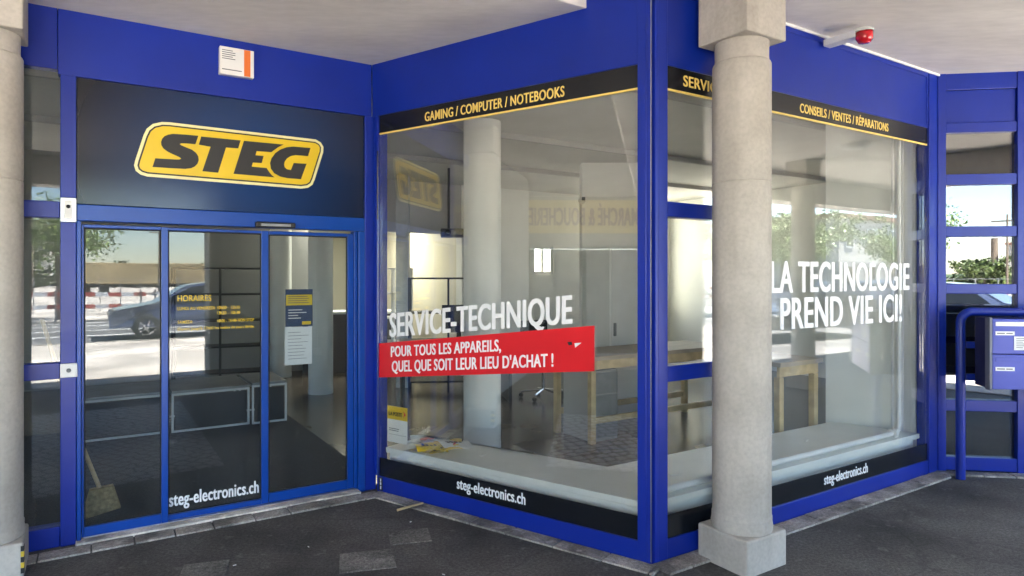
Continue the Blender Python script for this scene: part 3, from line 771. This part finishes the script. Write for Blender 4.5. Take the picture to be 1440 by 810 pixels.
# partition at the right end of the window ledge, parallel with the middle front
pw = thing('partition_wall', 'white partition wall closing the right end of the window ledge', 'wall', AB(4.07,-2.00,.012), BE)
part(BX(-.70,.0,.0,.08,0,3.10), 'wall_panel', M['wall'], pw)
for k in (.10, .17): part(MB().tube([(-k,-.03,.30),(-k,-.03,3.08)], .012, 8), 'service_pipe', M['whitemetal'], pw)
# white pillar block
pb = thing('white_pillar', 'square white pillar with a small camera behind the corner mullion', 'pillar', AB(3.95,1.75,.012), .0)
part(BX(-.40,.40,-.15,.15,0,3.10), 'pillar_body', M['wall'], pb, .005)
s = thing('security_camera', 'small white security camera high on the pillar', 'camera', (AB(3.95,1.75).x-.40, AB(3.95,1.75).y-.152, 2.62), 0)
part(MB().lathe([(.0,0),(.05,.0),(.05,.03),(0,.03)], 16, caps=False), 'mount', M['plastic'], s).rotation_euler = (R(90),0,0)
part(MB().box(-.035,.035,-.19,-.035,-.035,.035), 'body', M['plastic'], s, .012)
part(MB().box(-.022,.022,-.196,-.1905,-.022,.022), 'lens', M['blackmatte'], s, .002)
# round painted columns
def wcol(label, x, y, r, mat):
    t = thing('round_column', label, 'column', (x, y, .012), 0, 'round white columns inside the shop')
    part(MB().lathe([(r,0),(r,3.10)], 40), 'shaft', mat, t)
    part(MB().lathe([(r+.004,0),(r+.004,.06)], 40, caps=False), 'skirting', M['whitemetal'], t)
    return t
wcol('white round column just behind the red banner window', -.285, 6.25, .178, M['column_paint'])
wc2 = wcol('white round column with a wall socket seen through the right door', -2.66, 9.10, .166, M['column_paint'])
part(MB().box(-.005,.005,-.172,-.165,.62,2.2).box(-.06,.06,-.18,-.165,.55,.64).box(-.05,.05,-.18,-.165,1.30,1.42), 'socket_box', M['plastic'], wc2, .002)
wcol('white round column far behind the blue poster', -3.74, 10.58, .166, M['column_paint'])
dp = thing('grey_post', 'slim dark grey post left of the back room opening', 'post', (-1.60, 9.6, .012), 0)
part(BX(-.09,.09,-.09,.09,0,3.10), 'shaft', M['grey'], dp, .004)
# display ledge along both windows
i2_ = Vector((0.9, -2.06))
led = [toAB(M_in(.09,.06)), toAB(M_in(2.20,.06)), (1.02,-2.055), (4.02,-2.055), (3.835,-1.40), (1.19,-1.37), (.405,.20), toAB(M_in(.09,.52))]
ld = thing('display_ledge', 'low white display ledge running inside both windows', 'ledge', AB(0,0,0), AL)
part(MB().prism_z(led, .285, .325), 'ledge_top', M['ledge'], ld, .004)
part(MB().prism_z([(p[0]*.98+.03, p[1]*.98-.01) for p in led], .012, .284), 'ledge_base', M['ledge'], ld)
pp = thing('heating_pipe', 'white heating pipe lying along the front of the ledge', 'pipe', AB(0,0,0), AL)
part(MB().tube([(1.1,-1.99,.352),(3.72,-1.99,.352),(3.80,-1.985,.365),(3.84,-1.975,.42),(3.86,-1.96,3.08)], .022, 10), 'pipe_run', M['whitemetal'], pp)
part(MB().tube([(3.70,-1.99,.352),(3.74,-1.99,.352)], .04, 12), 'pipe_joint', M['whitemetal'], pp)
for i, (u, a, b) in enumerate(((0,1.45,-1.75),(0,2.2,-1.72),(0,3.0,-1.68),(0,.62,-.65))):
    s = tag(BX(-.05,.05,-.014,.014,0,.006).build('cable_tag', M['paper'], None, .002), ['white paper strip on the ledge behind the stone column','white paper strip at the middle of the long ledge','white paper strip at the right end of the ledge','white paper strip on the ledge in the middle window'][i], 'paper strip', 'paper strips on the ledge')
    s.location = AB(a,b,.3255); s.rotation_euler = (0,0,AL+.2*i)
# leaflets heaped on the ledge
LC = [(-.64,4.93),(-.56,4.97),(-.50,4.90),(-.60,4.84),(-.46,4.98),(-.53,4.85),(-.68,5.02),(-.42,4.90)]
lcol = ['yellow','yellow','gold','yellow','gold','yellow','paper','paper']
lnames = ['bright yellow leaflet at the left of the heap on the ledge','bright yellow leaflet on top of the heap on the ledge','mustard leaflet in the middle of the heap','folded yellow leaflet at the front of the heap','mustard leaflet at the back right of the heap','creased yellow leaflet lying across the heap','white leaflet behind the yellow heap','white leaflet at the right of the yellow heap']
rng = random.Random(5)
for i, (x, y) in enumerate(LC):
    vs = []; n = 6; w, h = .115, .08
    for j in range(n+1):
        for k in range(n+1):
            X, Y = (j/n-.5)*2*w, (k/n-.5)*2*h
            vs.append((X, Y, .010 + .022*abs(math.sin(3.2*j/n+i)) + .012*math.cos(4*k/n+i*1.3)))
    fs = [(j*(n+1)+k, (j+1)*(n+1)+k, (j+1)*(n+1)+k+1, j*(n+1)+k+1) for j in range(n) for k in range(n)]
    o = MB().add(vs, fs).build('leaflet', M[lcol[i]])
    so = o.modifiers.new('thickness', 'SOLIDIFY'); so.thickness = .003
    o.location = (x, y, .332 + .010*(i % 4)); o.rotation_euler = (rng.uniform(-.12,.12), rng.uniform(-.12,.12), rng.uniform(0,3.1))
    tag(o, lnames[i], 'leaflet', 'leaflets heaped on the ledge')
    mk = MB()
    for q in range(4): mk.box(-.08+.03*q, -.062+.03*q, -.05, .03*math.sin(q+i), .040, .042)
    part(mk, 'print_block', M['blackmatte' if i % 2 else 'red'], o)

# work benches
def bench(label, a, b, L_, D_, H_, mesh_shelf=True):
    t = abthing('work_bench', label, 'bench', a, b)
    part(BX(-.03,L_+.03,-.03,D_+.03,H_-.04,H_), 'bench_top', M['worktop'], t, .004)
    part(MB().box(.0,L_,.0,.03,H_-.13,H_-.041).box(0,L_,D_-.03,D_,H_-.13,H_-.041), 'apron', M['wood'], t, .003)
    for x in (0, L_-.06):
        for y in (0.0, D_-.06):
            part(BX(x,x+.06,y+.001,y+.059,0,H_-.135), 'leg', M['wood'], t, .004)
    part(MB().box(.062,L_-.062,.012,.045,.19,.25).box(.062,L_-.062,D_-.045,D_-.012,.19,.25), 'stretcher', M['wood'], t, .003)
    return t
bench('long wooden work bench behind the corner mullion', 2.24, .077, 1.95, .62, .85)
bench('short wooden work bench beside the white partition', 3.15, -1.34, .56, .55, .89)
s = abthing('tall_cabinet', 'tall white cabinet behind the long work bench', 'cabinet', 3.36, .80)
part(BX(-.26,.26,0,.42,.0,1.95), 'cabinet_body', M['white'], s, .006)
part(BX(-.245,.245,-.018,-.001,.06,1.93), 'cabinet_door', M['white'], s, .004)
part(BX(-.22,-.19,-.04,-.019,.95,1.10), 'handle', M['grey'], s, .003)
s = abthing('grey_drawer_unit', 'grey drawer unit at the end of the long work bench', 'cabinet', 2.46, .14)
part(BX(-.17,.17,-.0,.45,0,.70), 'carcass', M['greywall'], s, .005)
for k in range(3): part(BX(-.16,.16,-.014,-.001,.03+.22*k,.235+.22*k), 'drawer_front', M['grey'], s, .004)
# office chair
s = thing('office_chair', 'dark office chair on a chrome star base behind the banner', 'chair', (.42,8.75,.012), .5)
part(BX(-.23,.23,-.23,.23,.43,.50), 'seat', M['fabric'], s, .03)
part(BX(-.21,.21,.22,.28,.60,1.02), 'backrest', M['fabric'], s, .025)
part(MB().tube([(0,.20,.46),(0,.30,.50),(0,.30,.70)], .018, 8), 'back_support', M['chrome'], s)
part(MB().tube([(0,0,.10),(0,0,.43)], .022, 10), 'column', M['chrome'], s)
for k in range(5):
    a_ = k*2*math.pi/5
    lg = part(MB().tube([(0,0,.12),(.30*math.cos(a_),.30*math.sin(a_),.075)], .016, 8), 'leg', M['chrome'], s)
    part(MB().lathe([(0,-.015),(.028,-.015),(.028,.015),(0,.015)], 12, caps=False), 'caster', M['rubber'], lg).matrix_local = Matrix.Translation((.30*math.cos(a_),.30*math.sin(a_),.030)) @ Matrix.Rotation(R(90),4,'X')
# racks
def rack(label, x, y, rz, w, h, shelves, mat, d=.4):
    t = thing('shelf_rack', label, 'shelving', (x,y,.012), rz, 'metal shelf racks in the shop')
    for px_ in (-w/2, 0, w/2):
        for py_ in (-d/2, d/2):
            part(BX(px_-.014,px_+.014,py_-.014,py_+.014,0,h), 'upright', mat, t)
    for k in range(shelves):
        z = .12 + (h-.14)*k/(shelves-1)
        part(BX(-w/2-.012,w/2+.012,-d/2-.012,d/2+.012,z,z+.025), 'shelf', mat, t, .002)
    return t
rack('black open metal rack in front of the lit cream back room', -.92, 9.45, .1, 1.1, 1.60, 4, M['blackmatte'])
rack('black metal rack far behind the opening hours lettering', -4.55, 10.2, .4, 1.3, 1.75, 5, M['blackmatte'])
rack('white metal rack at the left edge of the middle window', -1.98, 10.9, .1, .6, 1.75, 5, M['whitemetal'])
0 and rack('white metal rack deep behind the blue poster', -4.10, 12.6, .3, 1.0, 1.85, 5, M['whitemetal'])
s = thing('monitor', 'dark flat monitor on the rear desk beside the round column', 'monitor', (-.70, 8.6, .80), .2)
part(BX(-.22,.22,-.02,.02,.10,.46), 'screen', M['blackmatte'], s, .005)
part(MB().box(-.03,.03,-.015,.015,.01,.11).box(-.12,.12,-.08,.08,0,.012), 'stand', M['blackmatte'], s, .002)
s = thing('ceiling_projector', 'dark projector hanging from the shop ceiling beside the round column', 'projector', (-.80, 8.8, 2.16), .1)
part(BX(-.16,.16,-.14,.14,.0,.11), 'body', M['blackmatte'], s, .015)
part(MB().tube([(-.05,0,.111),(-.05,0,.93)], .018, 8), 'hanging_rod', M['blackmatte'], s)
part(MB().lathe([(0,0),(.035,0),(.035,.02),(0,.02)], 14, caps=False), 'lens', M['carglass'], s).matrix_local = Matrix.Translation((-.06,-.141,.055)) @ Matrix.Rotation(R(90),4,'X')
s = thing('service_desk', 'dark brown service desk behind the banner window', 'desk', (-.75, 8.6, .012), .2)
part(BX(-.75,.75,-.35,.35,.73,.785), 'desk_top', M['brown'], s, .004)
for x in (-.70,.66): part(BX(x,x+.04,-.33,.33,0,.729), 'side_panel', M['dark'], s, .003)
s = thing('sales_counter', 'dark brown sales counter seen through the edge of the right door', 'counter', (-2.70, 11.4, .012), .3)
part(BX(-.9,.9,-.3,.3,0,.98), 'counter_body', M['brown'], s, .006)
part(BX(-.95,.95,-.34,.34,.981,1.02), 'counter_top', M['ledge'], s, .004)
# low display tables
def low_table(label, a0, a1, b0, b1, h):
    t = abthing('display_table', label, 'display table', (a0+a1)/2, (b0+b1)/2, .012, 0, 'low display tables inside the doors')
    w, d = (a1-a0)/2, (b1-b0)/2; r = .010
    part(BX(-w,w,-d,d,h-.028,h), 'table_top', M['grey'], t, .003)
    fr_ = MB()
    for y in (-d+r, d-r):
        fr_.box(-w,w,y-r,y+r,.008,.028)
        fr_.box(-w,w,y-r,y+r,h-.05,h-.029)
        for x in (-w+r, w-r): fr_.box(x-r,x+r,y-r,y+r,.0,h-.0505)
    for x in (-w+r, w-r): fr_.box(x-r,x+r,-d+2*r,d-2*r,h-.05,h-.029)
    part(fr_, 'frame', M['whitemetal'], t)
    part(BX(-w+.03,w-.03,-d+.010,-d+.018,.029,h-.061), 'front_panel', M['dark'], t)
    return t
low_table('low display table nearest the fixed door pane', -2.05,-1.15,2.78,3.6,.44)
low_table('low white framed display table behind the address lettering', -1.13,-.37,2.75,3.6,.44)
low_table('small low display table beside the middle door stile', -.35,.02,2.72,3.5,.46)
# broom leaning inside the fixed pane
s = thing('broom', 'wooden broom leaning inside the fixed left pane', 'broom', AB(-1.93,.36,.012), AL)
part(MB().tube([(.16,.0,.20),(.02,.02,.62),(-.16,.04,1.35)], .013, 8), 'handle', M['wood'], s)
part(MB().prism_y([(.05,.02),(.28,.06),(.235,.22),(.10,.21)], -.03, .03), 'bristle_head', M['bristle'], s, .006)
# ceiling fittings
for b_, a0_, l_ in ((-1.1, .75, 'cable duct nearest the window under the shop ceiling'), (.9, -3, 'cable duct across the middle of the shop ceiling'), (2.6, -3, 'cable duct farthest back under the shop ceiling')):
    o = tag(MB().box(a0_,7.5,b_-.02,b_+.02,3.06,3.119).build('cable_duct', M['greywall']), l_, 'duct', 'cable ducts under the shop ceiling'); o.location = AB(0,0,0); o.rotation_euler = (0,0,AL)
M['lamp'] = emit('lit_panel', (1, .95, .80), 1.5)
def ceiling_lamp(label, a, b, w, d, lit, z=3.12):
    t = abthing('ceiling_lamp', label, 'lamp', a, b, z, 0, 'ceiling lamps in the shop')
    part(BX(-w-.02,w+.02,-d-.02,d+.02,-.07,-.001), 'housing', M['whitemetal'], t, .003)
    part(BX(-w,w,-d,d,-.078,-.0705), 'diffuser', M['lamp'] if lit else M['plastic'], t)
    return t
ceiling_lamp('lit ceiling panel over the cream back room beyond the rack', 2.4, 6.6, 1.0, .35, True, 2.75)
tag(MB().lathe([(0,3.27),(.16,3.275),(.17,3.33),(0,3.334)], 28, AB(6.4,-4.06).to_tuple()[:2], caps=False).build('arcade_lamp', M['plastic']), 'round white lamp under the arcade ceiling by the street', 'lamp')

# ================================================================== THE STREET BEHIND THE CAMERA (seen mirrored in the glass)
# neighbouring food shop at the left end of the arcade
n0 = Vector((-8.62, .95)); nd = Vector((.33, -.944)).normalized()
nang = math.atan2(-nd.y, -nd.x) # local x runs along -nd so that the outer face looks to +x
ns = thing('neighbouring_shop', 'grey shop front of the neighbouring food store with a yellow sign board', 'shop front', (n0.x+nd.x*4.2, n0.y+nd.y*4.2, 0), nang)
part(BX(-4,7.5,.05,.25,2.2,7.5).box(-4,.0,.05,.25,0,2.2).box(4.1,7.5,.05,.25,0,2.2), 'wall_panel', M['greywall'], ns)
part(BX(.0,4.1,.12,.16,.02,2.19), 'shop_pane', M['carglass'], ns)
sb = part(BX(1.0,4.15,.0,.045,2.52,3.20), 'sign_board', plain('pale_yellow_board', (.72,.58,.22), .5, var=.05), ns, .004)
text('sign_lettering', 'SUPERMARCHÉ & BOUCHERIE', sb, plain('brown_vinyl', (.16,.02,.01), .5), 1.15, 4.05, 2.68, .36, -.001, bold=.02)

# parked car
def car(label, a, b, rz, paint):
    t = thing('parked_car', label, 'car', AB(a,b,.006), AL+rz)
    prof = [(-2.15,.32),(-2.18,.62),(-2.05,.76),(-1.15,.93),(-.35,1.38),(.35,1.47),(1.1,1.40),(1.75,1.02),(2.12,.96),(2.18,.60),(2.12,.32)]
    n = len(prof)
    def section(y, k, zl): return [(x*(1 - .04*k), y, z if z < .95 else .95 + (z-.95)*(1-.0*k)) for x, z in prof]
    body = MB()
    ys = [(-.86,.95),(-.90,1.0),(.90,1.0),(.86,.95)]
    vs = []
    for y, _ in ys:
        for x, z in prof:
            yy = y * (1 if z < .97 else 1 - .30*(z-.95)/.5)
            sx = 1 if abs(y) > .88 else .985
            vs.append((x*sx, yy, z if abs(y) > .88 else z))
    fs = []
    for r_ in range(3):
        for i in range(n):
            j = (i+1) % n; fs.append((r_*n+i, r_*n+j, (r_+1)*n+j, (r_+1)*n+i))
    fs.append(tuple(range(n))); fs.append(tuple(range(3*n, 4*n))[::-1])
    body.add(vs, fs)
    part(body, 'body', paint, t, .05)
    for sy in (-1, 1):
        y0 = sy*.885
        part(MB().add([(-.95,sy*.872,.97),(-.30,sy*.70,1.33),(.35,sy*.665,1.41),(1.05,sy*.70,1.33),(1.50,sy*.872,.98)],[(0,1,2,3,4)]), 'side_window', M['carglass'], t)
        part(BX(-2.16,-1.85,min(sy*.60,sy*.86),max(sy*.60,sy*.86),.60,.72), 'headlight', M['chrome'], t, .02)
        for x in (-1.32, 1.32):
            w = part(MB().lathe([(.20,-.11),(.31,-.11),(.325,-.06),(.325,.06),(.31,.11),(.20,.11)], 28, caps=False), 'wheel', M['rubber'], t)
            w.matrix_local = Matrix.Translation((x, sy*.80, .325)) @ Matrix.Rotation(R(90),4,'X')
            rm = MB().lathe([(.0,-.10),(.05,-.105),(.06,.105),(0,.10)], 12, caps=False)
            rm.lathe([(.195,-.10),(.215,-.10),(.215,.10),(.195,.10)], 28, caps=False)
            for q in range(5):
                a_ = q*2*math.pi/5
                rm.tube([(.04*math.cos(a_),.04*math.sin(a_),-.09*sy*0+.09),(.2*math.cos(a_),.2*math.sin(a_),.09)], .022, 6)
                rm.tube([(.04*math.cos(a_),.04*math.sin(a_),-.09),(.2*math.cos(a_),.2*math.sin(a_),-.09)], .022, 6)
            part(rm, 'rim', M['chrome'], w)
    part(MB().add([(-1.02,-.80,.985),(-1.02,.80,.985),(-.38,.62,1.375),(-.38,-.62,1.375)],[(0,1,2,3)]), 'windscreen', M['carglass'], t)
    return t
car('blue grey saloon parked at the kerb seen mirrored in the doors', .65, -14.95, 0, M['carpaint'])
for a_, b_, l_ in ((20.5, -11.4, 'dark grey saloon parked second along the bay'), (14.2, -9.9, 'dark grey saloon parked nearest in the bay by the arcade')): car(l_, a_, b_, .0, plain('grey_car_paint', (.05,.05,.055), .25, coat=.6))
# red and white site barriers
bar0 = thing('site_barrier', 'red and white striped site barrier across the road', 'barrier', AB(-30,-23.0,.006), AL, 'red and white barriers across the road')
wb = MB(); rb = MB()
for z in (.45, .88):
    for k in range(6):
        (rb if k % 2 else wb).box(-1.18+.4*k,-.785+.4*k,-.02,.02,z,z+.15)
part(wb, 'white_bands', M['white'], bar0); part(rb, 'red_bands', plain('faded_red', (.50,.10,.08), .6), bar0)
for x in (-1.05, 1.05): part(MB().box(x-.03,x+.03,.022,.07,0,1.12).box(x-.06,x+.06,-.25,.30,-.004,.03), 'leg', M['steel'], bar0)
for k in range(1, 26):
    c = copy_tree(bar0); p = AB(-30+2.6*k, -23.0+.25*math.sin(k*1.9), .006); c.location = p
# fence beyond, wagons, building, chimney
fb = thing('yard_fence', 'thin grey wire fence along the rail yard', 'fence', AB(0,-30,0), AL)
fm = MB()
for k in range(-60, 61): fm.box(k*.8-.02,k*.8+.02,-.02,.02,0,1.5)
for z in (.2,.75,1.45): fm.box(-48,48,-.012,.012,z,z+.03)
part(fm, 'fence_rails', M['steel'], fb)
for k in range(4):
    t = thing('freight_wagon', 'ochre freight wagon in the rail yard', 'wagon', AB(2.5+13.2*k,-64,0), AL, 'ochre wagons in the rail yard')
    part(BX(-6.2,6.2,-1.4,1.4,.9,2.75), 'wagon_body', M['wagon'], t, .05)
    ch = MB().box(-6.3,6.3,-1.2,1.2,.62,.88)
    for x in (-5,-3.6,3.6,5): ch.box(x-.4,x+.4,-1.3,1.3,.05,.6)
    part(ch, 'wheel_set', M['rubber'], t)
for k, (a, b, h) in enumerate(((-6,-60,6.5),(3,-60,6.5),(12,-60,6.5))):
    t = thing('utility_pole', 'thin dark utility pole over the rail yard', 'pole', AB(a,b,0), AL, 'utility poles over the rail yard')
    part(MB().tube([(0,0,0),(0,0,h)], .10, 8, .07), 'mast', M['bark'], t)
    part(MB().box(-1.1,1.1,-.05,.05,h-.6,h-.48).box(-.8,.8,-.05,.05,h-1.2,h-1.1), 'cross_arm', M['bark'], t)
t = thing('factory_chimney', 'tall slim chimney on the skyline', 'chimney', AB(-18.3,-117.6,0), AL)
part(MB().lathe([(.55,0),(.45,7.3)], 20), 'stack', M['bark'], t)
def block(label, a, b, w, d, h, mat):
    t = thing('white_building', label, 'building', AB(a,b,0), AL)
    part(BX(-w,w,-d,d,0,h), 'wall', mat, t)
    part(BX(-w-.3,w+.3,-d-.3,d+.3,h+.002,h+.35), 'roof', M['roofing'], t)
    for fl in range(max(1, int(h/2.9))):
        for k in range(int(w*2/3)):
            x = -w+1.5+3*k
            wn = part(BX(x-.6,x+.6,d+.002,d+.06,.9+2.9*fl,2.4+2.9*fl), 'window', M['whitemetal'], t)
            part(BX(x-.52,x+.52,d+.062,d+.07,.98+2.9*fl,2.32+2.9*fl), 'pane', M['carglass'], wn)
    return t
block('white building at the far side of the yard', -12.0, -121, 4.5, 4, 6.2, M['render'])
block('long pale building beyond the street trees', 60, -34, 14, 6, 6.0, M['render'])

def tree(label, a, b, trunk_h, cr, ch, nleaf, seed, group='street trees', leaf=.11, off=(0,0)):
    rng = random.Random(seed)
    t = thing('street_tree', label, 'tree', AB(a,b,0), 0, group)
    tm = MB(); base = Vector((0,0,0)); top = Vector((rng.uniform(-.2,.2), rng.uniform(-.2,.2), trunk_h))
    tm.tube([base, Vector((top.x*.4,top.y*.4,trunk_h*.5)), top], .11, 9, .075)
    tips = []
    for k in range(9):
        a_ = k*2.4+rng.uniform(-.3,.3); L_ = cr*rng.uniform(.6,1.0)
        p1 = top + Vector((math.cos(a_)*L_*.5, math.sin(a_)*L_*.5, ch*rng.uniform(.1,.35)))
        p2 = top + Vector((math.cos(a_)*L_+off[0], math.sin(a_)*L_+off[1], ch*rng.uniform(.15,.8)))
        p1 = p1 + Vector((off[0]*.6, off[1]*.6, 0))
        tm.tube([top - Vector((0,0,.25*rng.random())), p1, p2], .05, 6, .012); tips += [p1, p2, (p1+p2)/2]
    tips += [top + Vector((0,0,ch*.7)), top + Vector((0,0,ch*.4))]
    part(tm, 'trunk', M['bark'], t)
    cm = MB(); clumps = []
    for p in tips:
        for q in range(3): clumps.append((p + Vector((rng.gauss(0,.35),rng.gauss(0,.35),rng.gauss(0,.25))), rng.uniform(.35,.7)))
    for i in range(nleaf):
        c, rad = rng.choice(clumps)
        p = c + Vector((rng.gauss(0,1),rng.gauss(0,1),rng.gauss(0,.7)))*rad*.5
        u = Vector((rng.gauss(0,1),rng.gauss(0,1),rng.gauss(0,1))).normalized(); w = u.orthogonal().normalized()
        w.rotate(Matrix.Rotation(rng.uniform(0,6.28),3,u)); v = u.cross(w); s_ = leaf*rng.uniform(.6,1.2)
        cm.add([p-w*s_, p+v*s_*.5, p+w*s_, p-v*s_*.5], [(0,1,2,3)])
    part(cm, 'crown', M['darkleaf'] if leaf > .2 else M['leaf'], t)
    return t
tree('young street tree behind the barriers seen mirrored in the doors', -2.9, -24.6, 2.6, 1.5, 2.0, 5000, 1, leaf=.075)
tree('leafy street tree mirrored at the left of the slogan', 20.5, -17.0, 2.2, 2.6, 2.6, 9000, 2, leaf=.085)
tree('leafy street tree mirrored in the middle of the long window', 27.5, -19.5, 2.2, 2.8, 2.8, 9000, 3, leaf=.09)
tree('leafy street tree mirrored at the right of the slogan', 36.0, -17.5, 2.2, 2.8, 2.8, 8000, 4, leaf=.09)
tree('street tree far to the right of the arcade', 13.0, -24.5, 2.3, 2.4, 2.6, 5000, 5, leaf=.09)
tree('dense round tree beside the far white building', -14.2, -92, 1.2, 2.9, 3.2, 2600, 8, 'trees on the skyline', .28)
hd = MB(); rng = random.Random(11)
for k in range(5200):
    a_, b_ = rng.uniform(-60,40), -97 + rng.uniform(-1.5,1.5); z = abs(rng.gauss(0,1))*.9*(1+.5*math.sin(a_*.7))
    p = AB(a_, b_, min(z+.2, 3.4)); u = Vector((rng.gauss(0,1),rng.gauss(0,1),rng.gauss(0,1))).normalized(); w = u.orthogonal(); v = u.cross(w); s_ = .35
    hd.add([p-w*s_, p+v*s_*.6, p+w*s_, p-v*s_*.6], [(0,1,2,3)])
tag(hd.build('far_hedge', M['darkleaf']), 'dark belt of bushes on the skyline', 'bushes', kind='stuff')
hl = MB(); n = 60
pr_ = [AB(-300+600*i/n, -420) for i in range(n+1)]
vs = []; 
for i, p in enumerate(pr_):
    h = 5+3*math.sin(i*.31)+2*math.sin(i*.83+1)
    vs += [(p.x,p.y,-.5),(p.x+DL.y*60,p.y-DL.x*60,h),(p.x+DL.y*140,p.y-DL.x*140,-.5)]
fs = []
for i in range(n): fs += [(i*3,i*3+3,i*3+4,i*3+1),(i*3+1,i*3+4,i*3+5,i*3+2)]
struct('hills', hl.add(vs, fs, True), M['hedge'])
